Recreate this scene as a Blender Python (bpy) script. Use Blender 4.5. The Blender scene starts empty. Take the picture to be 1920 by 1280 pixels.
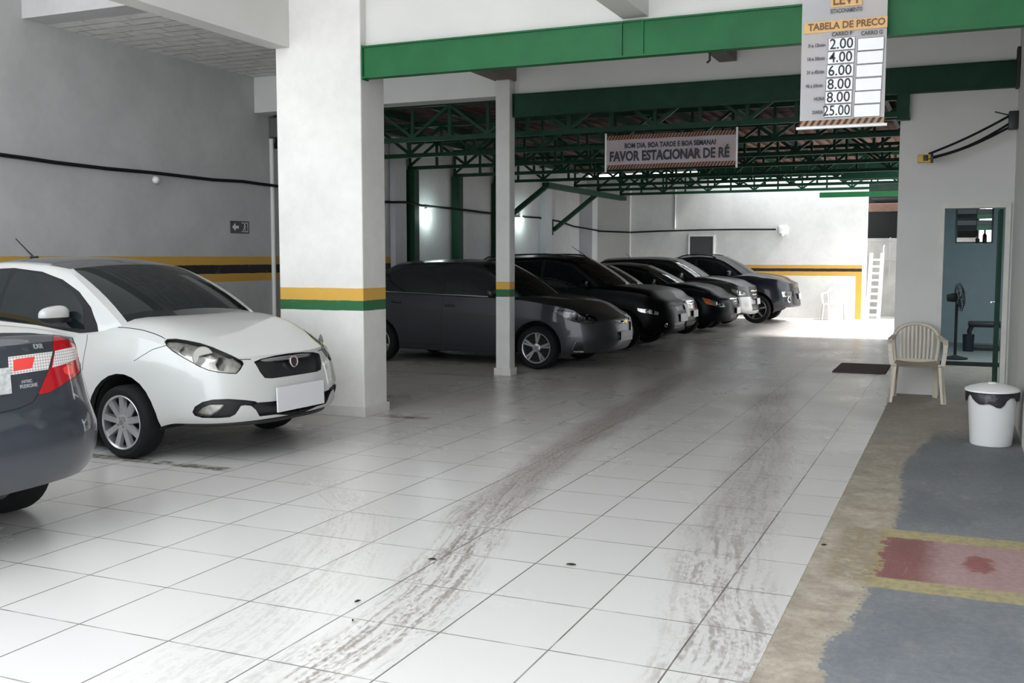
import bpy, bmesh, math, random
from mathutils import Vector, Matrix
random.seed(7)
D = bpy.data
SC = bpy.context.scene
COL = SC.collection
PI = math.pi

# ------------------------------------------------------------------ camera
CAM_H, FPX, HORIZON, VPX = 1.5, 1920.0, 482.0, 1800.0
PITCH = math.atan((640 - HORIZON) / FPX)
YAW = math.atan((VPX - 960) / (FPX * math.cos(PITCH) + (640 - HORIZON) * math.sin(PITCH)))
cd = D.cameras.new('camera')
cam = D.objects.new('camera', cd)
COL.objects.link(cam)
cd.sensor_width = 36.0
cd.lens = 36.0 * FPX / 1920.0
cd.clip_start = 0.05
cam.location = (0, 0, CAM_H)
cam.rotation_euler = (PI / 2 - PITCH, 0, YAW)
SC.camera = cam

# ------------------------------------------------------------------ world / exposure
w = D.worlds.new('overcast_sky')
SC.world = w
w.use_nodes = True
bg = w.node_tree.nodes['Background']
bg.inputs[0].default_value = (0.90, 0.955, 1.0, 1)
bg.inputs[1].default_value = 3.9
sl = D.lights.new('sun', 'SUN')
sl.energy = 15.0
sl.angle = math.radians(11)
sl.color = (1.0, 0.97, 0.92)
sun = D.objects.new('sun', sl)
COL.objects.link(sun)
sun.location = (4, 23, 9)
sun.rotation_euler = (0, math.radians(38), 0)
SC.view_settings.view_transform = 'Standard'
SC.view_settings.look = 'None'
SC.view_settings.gamma = 1
SC.view_settings.use_curve_mapping = False
SC.view_settings.exposure = 0.12

# ------------------------------------------------------------------ materials
def srgb(r, g, b):
    f = lambda c: (c / 12.92 if c <= 0.04045 else ((c + 0.055) / 1.055) ** 2.4)
    return (f(r / 255), f(g / 255), f(b / 255), 1)

def mat(name, col, rough=0.5, metal=0.0, coat=0.0, spec=0.5, noise=0.0, nscale=6.0, bump=0.0, bscale=40.0, emit=None, estr=0.0):
    m = D.materials.new(name)
    m.use_nodes = True
    nt = m.node_tree
    b = nt.nodes['Principled BSDF']
    b.inputs['Base Color'].default_value = col
    b.inputs['Roughness'].default_value = rough
    b.inputs['Metallic'].default_value = metal
    b.inputs['Coat Weight'].default_value = coat
    b.inputs['Coat Roughness'].default_value = 0.05
    b.inputs['Specular IOR Level'].default_value = spec
    tc = nt.nodes.new('ShaderNodeTexCoord')
    if noise > 0:
        n = nt.nodes.new('ShaderNodeTexNoise')
        n.inputs['Scale'].default_value = nscale
        n.inputs['Detail'].default_value = 6
        nt.links.new(tc.outputs['Object'], n.inputs['Vector'])
        r = nt.nodes.new('ShaderNodeMapRange')
        r.inputs[1].default_value = 0.3
        r.inputs[2].default_value = 0.7
        r.inputs[3].default_value = 1 - noise
        r.inputs[4].default_value = 1 + noise * 0.3
        nt.links.new(n.outputs[0], r.inputs[0])
        mx = nt.nodes.new('ShaderNodeVectorMath')
        mx.operation = 'MULTIPLY'
        mx.inputs[0].default_value = col[:3]
        nt.links.new(r.outputs[0], mx.inputs[1])
        nt.links.new(mx.outputs[0], b.inputs['Base Color'])
    if bump > 0:
        n2 = nt.nodes.new('ShaderNodeTexNoise')
        n2.inputs['Scale'].default_value = bscale
        n2.inputs['Detail'].default_value = 4
        nt.links.new(tc.outputs['Object'], n2.inputs['Vector'])
        bp = nt.nodes.new('ShaderNodeBump')
        bp.inputs['Strength'].default_value = bump
        bp.inputs['Distance'].default_value = 0.01
        nt.links.new(n2.outputs[0], bp.inputs['Height'])
        nt.links.new(bp.outputs[0], b.inputs['Normal'])
    if emit:
        b.inputs['Emission Color'].default_value = emit
        b.inputs['Emission Strength'].default_value = estr
    return m

M = {}
M['wall'] = mat('white_wall_paint', (0.61, 0.60, 0.58, 1), 0.75, noise=0.06, nscale=1.7, bump=0.12, bscale=30)
M['wallcool'] = mat('aged_white_wall_paint', (0.60, 0.61, 0.62, 1), 0.75, noise=0.10, nscale=1.2, bump=0.1)
M['ceil'] = mat('white_ceiling_paint', (0.74, 0.74, 0.72, 1), 0.85, noise=0.05, nscale=2)
M['green'] = mat('green_steel_paint', (0.014, 0.115, 0.038, 1), 0.5, spec=.22, noise=0.15, nscale=4)
M['darkgreen'] = mat('dark_and_shaded_green_steel', (0.010, 0.050, 0.027, 1), 0.55, spec=.2, noise=0.2, nscale=5)
M['yellow'] = mat('yellow_band_paint', (0.62, 0.36, 0.06, 1), 0.6, noise=0.1)
M['brownband'] = mat('black_band_paint', (0.018, 0.012, 0.010, 1), 0.6)
M['greenband'] = mat('green_band_paint', (0.02, 0.13, 0.045, 1), 0.55, noise=0.1)
M['teal'] = mat('teal_wall_paint', (0.43, 0.52, 0.545, 1), 0.6, noise=0.05)
M['plaster'] = mat('bare_grey_plaster', (0.33, 0.32, 0.30, 1), 0.9, noise=0.2, nscale=3)
M['wood'] = mat('brown_timber', (0.13, 0.07, 0.05, 1), 0.8, noise=0.25, nscale=8)
M['bracket'] = mat('raw_concrete_bracket', (0.22, 0.19, 0.17, 1), 0.9, noise=0.15)
M['black'] = mat('black_plastic', (0.012, 0.012, 0.013, 1), 0.5)
M['rubber'] = mat('black_rubber', (0.010, 0.010, 0.011, 1), 0.8, spec=.2)
M['void'] = mat('dark_underbody_and_shade', (0.006, 0.006, 0.006, 1), 0.9)
M['glass'] = mat('tinted_window_glass', (0.008, 0.012, 0.013, 1), 0.04, spec=0.5)
M['chrome'] = mat('chrome', (0.75, 0.75, 0.76, 1), 0.15, metal=1.0)
M['alloy'] = mat('silver_alloy', (0.48, 0.48, 0.49, 1), 0.3, metal=0.85)
M['alloydark'] = mat('grey_alloy', (0.30, 0.29, 0.29, 1), 0.35, metal=0.85)
M['plastic_beige'] = mat('beige_plastic', (0.62, 0.55, 0.45, 1), 0.45, noise=0.08, nscale=10)
M['plastic_white'] = mat('white_plastic', (0.80, 0.80, 0.79, 1), 0.35)
M['white'] = mat('white_enamel', (0.78, 0.78, 0.76, 1), 0.4)
M['bag'] = mat('black_bin_bag', (0.02, 0.02, 0.024, 1), 0.3, bump=0.6, bscale=25)
M['rust'] = mat('rusty_brown_steel', (0.085, 0.045, 0.04, 1), 0.75, noise=0.3, nscale=12)
M['gap'] = mat('panel_gap', (0.01, 0.01, 0.01, 1), 0.9)
M['lamp'] = mat('lit_bulb', (1, 1, 1, 1), 0.4, emit=(0.80, 1.0, 0.95, 1), estr=14)
M['unlit'] = mat('frosted_bulb', (0.8, 0.8, 0.78, 1), 0.2)
M['yelplastic'] = mat('yellow_plastic', (0.55, 0.36, 0.03, 1), 0.5)
M['ink'] = mat('black_ink', (0.012, 0.012, 0.014, 1), 0.6)
M['leaf'] = mat('dry_brown_leaf', (0.06, 0.04, 0.03, 1), 0.8)

# ------------------------------------------------------------------ helpers
def link(o, parent=None):
    COL.objects.link(o)
    if parent is not None:
        o.parent = parent
    return o

def tag(o, label=None, cat=None, group=None, kind=None):
    if label: o['label'] = label
    if cat: o['category'] = cat
    if group: o['group'] = group
    if kind: o['kind'] = kind
    return o

def thing(name, label, cat, loc=(0, 0, 0), rotz=0.0, group=None):
    o = D.objects.new(name, None)
    o.empty_display_size = 0.2
    o.location = loc
    o.rotation_euler = (0, 0, rotz)
    link(o)
    return tag(o, label, cat, group)

def copy_tree(o, parent=None):
    c = o.copy()
    COL.objects.link(c)
    if parent is not None:
        c.parent = parent
    for ch in list(o.children):
        copy_tree(ch, c)
    return c

class MB:
    def __init__(s):
        s.bm = bmesh.new()
        s.mi = 0
    def _f(s, vs):
        try:
            f = s.bm.faces.new(vs)
            f.material_index = s.mi
            return f
        except ValueError:
            return None
    def box(s, x0, x1, y0, y1, z0, z1, bev=0.0, mtx=None):
        x0, x1 = min(x0, x1), max(x0, x1); y0, y1 = min(y0, y1), max(y0, y1); z0, z1 = min(z0, z1), max(z0, z1)
        v = [s.bm.verts.new(p) for p in ((x0,y0,z0),(x1,y0,z0),(x1,y1,z0),(x0,y1,z0),(x0,y0,z1),(x1,y0,z1),(x1,y1,z1),(x0,y1,z1))]
        fs = [s._f([v[i] for i in q]) for q in ((3,2,1,0),(4,5,6,7),(0,1,5,4),(1,2,6,5),(2,3,7,6),(3,0,4,7))]
        if bev > 0:
            es = list({e for f in fs for e in f.edges})
            r = bmesh.ops.bevel(s.bm, geom=es, offset=bev, segments=2, affect='EDGES', profile=0.5)
            v = list({x for f in r['faces'] for x in f.verts} | {x for x in v if x.is_valid})
            for f in r['faces']: f.material_index = s.mi
        if mtx is not None:
            for x in v: x.co = mtx @ x.co
        return v
    def tube(s, pts, r, n=8, closed=False, caps=True):
        pts = [Vector(p) for p in pts]
        rs = r if isinstance(r, (list, tuple)) else [r] * len(pts)
        rings = []
        up0 = None
        for i, p in enumerate(pts):
            if closed:
                t = pts[(i + 1) % len(pts)] - pts[i - 1]
            else:
                t = pts[min(i + 1, len(pts) - 1)] - pts[max(i - 1, 0)]
            t.normalize()
            if up0 is None:
                up0 = Vector((0, 0, 1)) if abs(t.z) < 0.9 else Vector((1, 0, 0))
            a = t.cross(up0); a.normalize()
            b = a.cross(t); b.normalize()
            up0 = b
            rings.append([s.bm.verts.new(p + (a * math.cos(2 * PI * k / n) + b * math.sin(2 * PI * k / n)) * rs[i]) for k in range(n)])
        m = len(rings)
        for i in range(m if closed else m - 1):
            A, B = rings[i], rings[(i + 1) % m]
            for k in range(n):
                s._f([A[k], A[(k + 1) % n], B[(k + 1) % n], B[k]])
        if caps and not closed:
            s._f(list(reversed(rings[0]))); s._f(rings[-1])
    def bar(s, p, q, wd, ht, up=(0, 0, 1)):
        p, q = Vector(p), Vector(q)
        t = (q - p).normalized()
        a = t.cross(Vector(up))
        if a.length < 1e-4: a = t.cross(Vector((0, 1, 0)))
        a.normalize(); b = a.cross(t)
        v = []
        for c in (p, q):
            for sa, sb in ((-1,-1),(1,-1),(1,1),(-1,1)):
                v.append(s.bm.verts.new(c + a * sa * wd / 2 + b * sb * ht / 2))
        for q4 in ((0,1,2,3),(7,6,5,4),(0,4,5,1),(1,5,6,2),(2,6,7,3),(3,7,4,0)):
            s._f([v[i] for i in q4])
    def lathe(s, prof, c=(0, 0, 0), axis='z', n=24, mtx=None):
        c = Vector(c); rings = []
        for (r, h) in prof:
            ring = []
            for k in range(n):
                a = 2 * PI * k / n
                if axis == 'z': p = Vector((r * math.cos(a), r * math.sin(a), h))
                elif axis == 'y': p = Vector((r * math.cos(a), h, -r * math.sin(a)))
                else: p = Vector((h, r * math.cos(a), r * math.sin(a)))
                if mtx is not None: p = mtx @ p
                ring.append(s.bm.verts.new(p + c))
            rings.append(ring)
        for A, B in zip(rings, rings[1:]):
            for k in range(n):
                s._f([A[k], A[(k + 1) % n], B[(k + 1) % n], B[k]])
        if prof[0] != prof[-1]:
            if prof[0][0] > 1e-6: s._f(list(reversed(rings[0])))
            if prof[-1][0] > 1e-6: s._f(rings[-1])
        bmesh.ops.remove_doubles(s.bm, verts=[v for R_ in (rings[0], rings[-1]) for v in R_], dist=1e-6)
    def prism(s, poly, fn, d0, d1):
        A = [s.bm.verts.new(fn(a, b, d0)) for a, b in poly]
        B = [s.bm.verts.new(fn(a, b, d1)) for a, b in poly]
        s._f(list(reversed(A))); s._f(B)
        n = len(poly)
        for k in range(n):
            s._f([A[k], A[(k + 1) % n], B[(k + 1) % n], B[k]])
    def build(s, name, m, parent=None, smooth=None, loc=None):
        bmesh.ops.recalc_face_normals(s.bm, faces=s.bm.faces[:])
        me = D.meshes.new(name)
        s.bm.to_mesh(me); s.bm.free()
        for x in (m if isinstance(m, (list, tuple)) else [m]):
            me.materials.append(x)
        if smooth is not None:
            me.polygons.foreach_set('use_smooth', [True] * len(me.polygons))
            me.set_sharp_from_angle(angle=math.radians(smooth))
        o = D.objects.new(name, me)
        if loc is not None: o.location = loc
        return link(o, parent)

def rbox(name, m, x0, x1, y0, y1, z0, z1, parent=None, bev=0.0, loc=None):
    b = MB(); b.box(x0, x1, y0, y1, z0, z1, bev)
    return b.build(name, m, parent, loc=loc)

def struct(o):
    o['kind'] = 'structure'
    return o

def text_mesh(name, body, size, m, parent=None, mtx=None, extrude=0.0015, width=None, spacing=1.0, bold=0.0):
    c = D.curves.new(name + '_curve', 'FONT')
    c.body = body; c.size = size; c.extrude = extrude; c.align_x = 'CENTER'; c.align_y = 'CENTER'
    c.space_character = spacing; c.offset = bold; c.resolution_u = 3
    t = D.objects.new(name + '_tmp', c); COL.objects.link(t)
    dg = bpy.context.evaluated_depsgraph_get(); dg.update()
    me = D.meshes.new_from_object(t.evaluated_get(dg))
    D.objects.remove(t); D.curves.remove(c)
    if width:
        xs = [v.co.x for v in me.vertices]
        k = width / (max(xs) - min(xs))
        for v in me.vertices: v.co.x *= k
    me.name = name
    me.materials.clear(); me.materials.append(m)
    if mtx is not None: me.transform(mtx)
    o = D.objects.new(name, me)
    return link(o, parent)

def at_y(px, py, Y):
    """point of the photograph's pixel on the plane y = Y"""
    q = Matrix.Rotation(YAW, 3, 'Z') @ Matrix.Rotation(PI / 2 - PITCH, 3, 'X')
    d = q @ Vector(((px - 960) / FPX, (640 - py) / FPX, -1.0))
    return Vector((0, 0, CAM_H)) + d * (Y / d.y)

def pchip(pts):
    pts = sorted(pts); X = [p[0] for p in pts]; Y = [p[1] for p in pts]; n = len(X)
    if n == 1: return lambda x: Y[0]
    h = [X[i + 1] - X[i] for i in range(n - 1)]
    d = [(Y[i + 1] - Y[i]) / h[i] for i in range(n - 1)]
    m = [d[0]] + [0.0] * (n - 2) + [d[-1]]
    for i in range(1, n - 1):
        if d[i - 1] * d[i] > 0:
            w1 = 2 * h[i] + h[i - 1]; w2 = h[i] + 2 * h[i - 1]
            m[i] = (w1 + w2) / (w1 / d[i - 1] + w2 / d[i])
    def f(x):
        if x <= X[0]: return Y[0]
        if x >= X[-1]: return Y[-1]
        i = 0
        while x > X[i + 1]: i += 1
        t = (x - X[i]) / h[i]
        return ((1 + 2 * t) * (1 - t) ** 2 * Y[i] + t * (1 - t) ** 2 * h[i] * m[i] + t * t * (3 - 2 * t) * Y[i + 1] + t * t * (t - 1) * h[i] * m[i + 1])
    return f

def lerp(a, b, t): return a + (b - a) * t
def sstep(a, b, x):
    t = max(0.0, min(1.0, (x - a) / (b - a))); return t * t * (3 - 2 * t)
# ------------------------------------------------------------------ node helper for surface patterns
class NT:
    def __init__(s, m):
        m.use_nodes = True
        s.nt = m.node_tree; s.b = s.nt.nodes['Principled BSDF']
        s.tc = s.nt.nodes.new('ShaderNodeTexCoord')
        sp = s.nt.nodes.new('ShaderNodeSeparateXYZ')
        s.nt.links.new(s.tc.outputs['Object'], sp.inputs[0])
        s.P = s.tc.outputs['Object']; s.X, s.Y, s.Z = sp.outputs
    def _in(s, sock, v):
        if isinstance(v, (int, float)): sock.default_value = v
        elif isinstance(v, (tuple, list)): sock.default_value = v
        else: s.nt.links.new(v, sock)
    def m(s, op, a, b=None, c=None):
        n = s.nt.nodes.new('ShaderNodeMath'); n.operation = op
        s._in(n.inputs[0], a)
        if b is not None: s._in(n.inputs[1], b)
        if c is not None: s._in(n.inputs[2], c)
        return n.outputs[0]
    def ss(s, v, a, b, c=0.0, d=1.0):
        n = s.nt.nodes.new('ShaderNodeMapRange'); n.interpolation_type = 'SMOOTHSTEP'
        s._in(n.inputs[0], v)
        for i, q in enumerate((a, b, c, d)): s._in(n.inputs[i + 1], q)
        return n.outputs[0]
    def noise(s, scale, detail=4, rough=0.55, vec=None, stretch=None):
        n = s.nt.nodes.new('ShaderNodeTexNoise')
        n.inputs['Scale'].default_value = scale; n.inputs['Detail'].default_value = detail
        n.inputs['Roughness'].default_value = rough
        v = vec or s.P
        if stretch:
            k = s.nt.nodes.new('ShaderNodeVectorMath'); k.operation = 'MULTIPLY'
            s.nt.links.new(v, k.inputs[0]); k.inputs[1].default_value = stretch; v = k.outputs[0]
        s.nt.links.new(v, n.inputs['Vector'])
        return n.outputs[0]
    def mix(s, f, a, b):
        n = s.nt.nodes.new('ShaderNodeMix'); n.data_type = 'RGBA'
        s._in(n.inputs['Factor'], f)
        s._in(n.inputs['A'], a); s._in(n.inputs['B'], b)
        return n.outputs['Result']
    def band(s, v, a, b, e=0.002):
        return s.m('MULTIPLY', s.ss(v, a - e, a + e), s.ss(v, b - e, b + e, 1.0, 0.0))
    def comb(s, x, y, z=0.0):
        n = s.nt.nodes.new('ShaderNodeCombineXYZ')
        for i, v in enumerate((x, y, z)): s._in(n.inputs[i], v)
        return n.outputs[0]
    def curve(s, v, pts):
        n = s.nt.nodes.new('ShaderNodeFloatCurve')
        c = n.mapping.curves[0]
        while len(c.points) > 2: c.points.remove(c.points[1])
        c.points[0].location = pts[0]; c.points[1].location = pts[-1]
        for p in pts[1:-1]: c.points.new(*p)
        n.mapping.update()
        s._in(n.inputs['Value'], v)
        return n.outputs[0]
    def mulcol(s, col, f):
        n = s.nt.nodes.new('ShaderNodeVectorMath'); n.operation = 'MULTIPLY'
        s._in(n.inputs[0], col if not isinstance(col, tuple) else col[:3]); s._in(n.inputs[1], f)
        return n.outputs[0]

WHITE = (0.70, 0.695, 0.68, 1)
YEL = (0.62, 0.36, 0.06, 1); BLK = (0.016, 0.011, 0.010, 1); GRN = (0.018, 0.12, 0.04, 1)

def wall_mat(name, base, bands, clip=None, extra=None):
    m = D.materials.new(name); t = NT(m)
    n = t.noise(1.4, 6); n2 = t.noise(9, 4)
    f = t.m('ADD', t.ss(n, 0.3, 0.7, 0.90, 1.03), t.ss(n2, 0.3, 0.7, -0.02, 0.02))
    c = t.mulcol(base, f)
    wob = t.m('MULTIPLY', t.m('SUBTRACT', t.noise(7, 2), 0.5), 0.012)
    z = t.m('ADD', t.Z, wob)
    cl = None
    if clip:
        ax, lo, hi = clip
        cl = t.band(t.X if ax == 'x' else t.Y, lo, hi)
    for (a, b, col) in bands:
        k = t.band(z, a, b)
        if cl is not None: k = t.m('MULTIPLY', k, cl)
        k = t.m('MULTIPLY', k, t.ss(n2, 0.2, 0.45, 0.9, 1.0))
        c = t.mix(k, c, col)
    if extra: c = extra(t, c)
    t.nt.links.new(c, t.b.inputs['Base Color'])
    t.b.inputs['Roughness'].default_value = 0.7
    bp = t.nt.nodes.new('ShaderNodeBump'); bp.inputs['Strength'].default_value = 0.12; bp.inputs['Distance'].default_value = 0.01
    t.nt.links.new(t.noise(26, 4), bp.inputs['Height']); t.nt.links.new(bp.outputs[0], t.b.inputs['Normal'])
    return m

M['wall_left'] = wall_mat('left_wall_paint', (0.55, 0.55, 0.55, 1), [(1.395, 1.51, YEL), (1.275, 1.395, BLK), (1.165, 1.275, YEL)], ('y', -5, 15.9))
def vstrip(t, c):
    k = t.m('MULTIPLY', t.band(t.X, -2.30, -2.16), t.band(t.Z, -1, 1.15))
    return t.mix(k, c, YEL)
M['wall_back'] = wall_mat('back_wall_paint', (0.72, 0.72, 0.71, 1), [(1.225, 1.31, YEL), (1.15, 1.225, BLK), (1.045, 1.15, YEL)], ('x', -7.0, -2.16), vstrip)
M['column'] = wall_mat('column_paint', (0.71, 0.695, 0.67, 1), [(1.095, 1.21, YEL), (1.0, 1.095, GRN)])

# ------------------------------------------------------------------ tiled floor
def floor_material():
    m = D.materials.new('white_ceramic_tiles'); t = NT(m)
    sx, sy = 0.467, 0.5075
    gx = t.m('DIVIDE', t.m('ADD', t.X, 0.93), sx); gy = t.m('DIVIDE', t.m('SUBTRACT', t.Y, 3.043), sy)
    fx = t.m('FRACT', gx); fy = t.m('FRACT', gy)
    dx = t.m('MULTIPLY', t.m('MINIMUM', fx, t.m('SUBTRACT', 1.0, fx)), sx)
    dy = t.m('MULTIPLY', t.m('MINIMUM', fy, t.m('SUBTRACT', 1.0, fy)), sy)
    jn = t.noise(3.0, 2)
    jx = t.m('MULTIPLY', t.ss(dx, 0.0026, 0.0046, 1.0, 0.0), t.ss(jn, 0.3, 0.5, 0.6, 1.0))
    jy = t.m('MULTIPLY', t.ss(dy, 0.0026, 0.0046, 1.0, 0.0), t.ss(t.noise(5.0, 2), 0.35, 0.6, 0.5, 1.0))
    joint = t.m('MAXIMUM', jx, jy)
    wn = t.nt.nodes.new('ShaderNodeTexWhiteNoise'); wn.noise_dimensions = '2D'
    t.nt.links.new(t.comb(t.m('FLOOR', gx), t.m('FLOOR', gy)), wn.inputs['Vector'])
    tile = t.m('ADD', 0.95, t.m('MULTIPLY', wn.outputs['Value'], 0.05))
    c = t.mulcol((0.60, 0.585, 0.57, 1), tile)
    # dust film that is thicker in the aisle and towards the back
    n1 = t.noise(0.9, 5); n2 = t.noise(7, 6, 0.65); n3 = t.noise(38, 3, 0.6)
    film = t.m('MULTIPLY', t.ss(t.Y, 4.5, 12.0, 0.06, 0.66), t.ss(n1, 0.25, 0.75, 0.5, 1.0))
    c = t.mix(t.m('MULTIPLY', film, 0.55), c, (0.27, 0.205, 0.165, 1))
    # tyre tracks
    def track(pts, hw, k, phase):
        xs = t.m('MULTIPLY', t.curve(t.m('DIVIDE', t.Y, 16.0), [(y / 16.0, -x / 4.0) for y, x in pts]), -4.0)
        d = t.m('SUBTRACT', t.X, xs)
        wob = t.m('MULTIPLY', t.m('SUBTRACT', t.noise(1.6, 3), 0.5), 0.24)
        ad = t.m('ABSOLUTE', t.m('ADD', d, wob))
        env = t.ss(ad, hw * 0.25, hw, 1.0, 0.0)
        bend = t.m('ADD', d, t.m('MULTIPLY', t.m('SUBTRACT', t.noise(0.9, 1), 0.5), 0.2))
        streak = t.noise(1.0, 3, 0.6, vec=t.comb(t.m('MULTIPLY', bend, 30.0), t.m('MULTIPLY', t.Y, 1.6), 3.0 * phase))
        chev = t.noise(1.0, 4, 0.65, vec=t.comb(t.m('MULTIPLY', bend, 52.0), t.m('MULTIPLY', t.Y, 26.0), 5.0 * phase))
        pat = t.ss(t.m('ADD', t.m('MULTIPLY', streak, 0.55), t.m('MULTIPLY', chev, 0.45)), 0.46, 0.60)
        far = t.ss(t.Y, 4.6, 6.2, 0.10, 0.62)
        return t.m('MULTIPLY', t.m('MULTIPLY', env, t.m('ADD', t.m('MULTIPLY', pat, t.m('SUBTRACT', 1.0, far)), t.m('MULTIPLY', far, t.ss(chev, 0.3, 0.6, 0.55, 1.0)))), k)
    a = track([(0.0, -2.05), (2.9, -2.09), (3.7, -2.1), (4.36, -2.24), (5.15, -2.44), (6.27, -2.66), (7.26, -2.76), (8.87, -2.91), (11.28, -3.07), (13, -3.18), (16, -3.2)], 0.27, 0.80, 1)
    b = track([(0.0, -0.7), (3.5, -0.77), (3.93, -0.80), (4.72, -0.99), (5.49, -1.10), (6.27, -1.16), (7.66, -1.32), (9.15, -1.51), (11.3, -1.82), (16, -2.2)], 0.33, 0.62, -1.7)
    e = track([(0.0, -2.5), (3.0, -2.52), (4.0, -2.75), (5.0, -3.2), (6.0, -3.9), (16, -3.9)], 0.40, 0.22, 2.3)
    fade = t.ss(t.Y, 11.0, 15.0, 1.0, 0.35)
    dirt = t.m('MULTIPLY', t.m('MINIMUM', 1.0, t.m('ADD', t.m('ADD', a, b), t.m('MULTIPLY', e, t.ss(t.Y, 5.0, 6.5, 1.0, 0.0)))), fade)
    sp = t.ss(n3, 0.70, 0.76, 0.0, 0.6)
    dirt = t.m('MAXIMUM', dirt, t.m('MULTIPLY', sp, t.ss(n2, 0.62, 0.70)))
    c = t.mix(dirt, c, (0.165, 0.125, 0.10, 1))
    # worn bay line beside the white car and by the thick column, dark strip before the slim one
    g1 = t.m('MULTIPLY', t.band(t.Y, 5.70, 5.82, 0.015), t.band(t.X, -7.0, -4.68, 0.1))
    g2 = t.m('MULTIPLY', t.band(t.Y, 8.28, 8.42, 0.02), t.band(t.X, -5.2, -4.5, 0.05))
    g3 = t.m('MULTIPLY', t.band(t.Y, 11.62, 11.72, 0.02), t.band(t.X, -9.2, -4.6, 0.1))
    c = t.mix(t.m('MULTIPLY', t.m('MULTIPLY', g1, t.ss(n2, 0.35, 0.6)), 0.85), c, (0.07, 0.068, 0.03, 1))
    c = t.mix(t.m('MULTIPLY', t.m('MULTIPLY', g2, t.ss(n2, 0.35, 0.6)), 0.8), c, (0.12, 0.06, 0.05, 1))
    c = t.mix(t.m('MULTIPLY', t.m('MULTIPLY', g3, t.ss(n2, 0.35, 0.6)), 0.6), c, (0.06, 0.06, 0.045, 1))
    c = t.mix(t.m('MULTIPLY', joint, 0.9), c, (0.10, 0.085, 0.075, 1))
    t.nt.links.new(c, t.b.inputs['Base Color'])
    r = t.m('ADD', t.ss(n1, 0.3, 0.7, 0.22, 0.27), t.m('ADD', t.m('MULTIPLY', film, 0.10), t.m('MULTIPLY', dirt, 0.12)))
    t.nt.links.new(r, t.b.inputs['Roughness'])
    t.b.inputs['Specular IOR Level'].default_value = 0.55
    bp = t.nt.nodes.new('ShaderNodeBump'); bp.inputs['Strength'].default_value = 0.25; bp.inputs['Distance'].default_value = 0.004
    h = t.m('ADD', t.m('MULTIPLY', joint, -1.0), t.m('MULTIPLY', n1, 0.05))
    t.nt.links.new(h, bp.inputs['Height']); t.nt.links.new(bp.outputs[0], t.b.inputs['Normal'])
    return m

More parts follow.
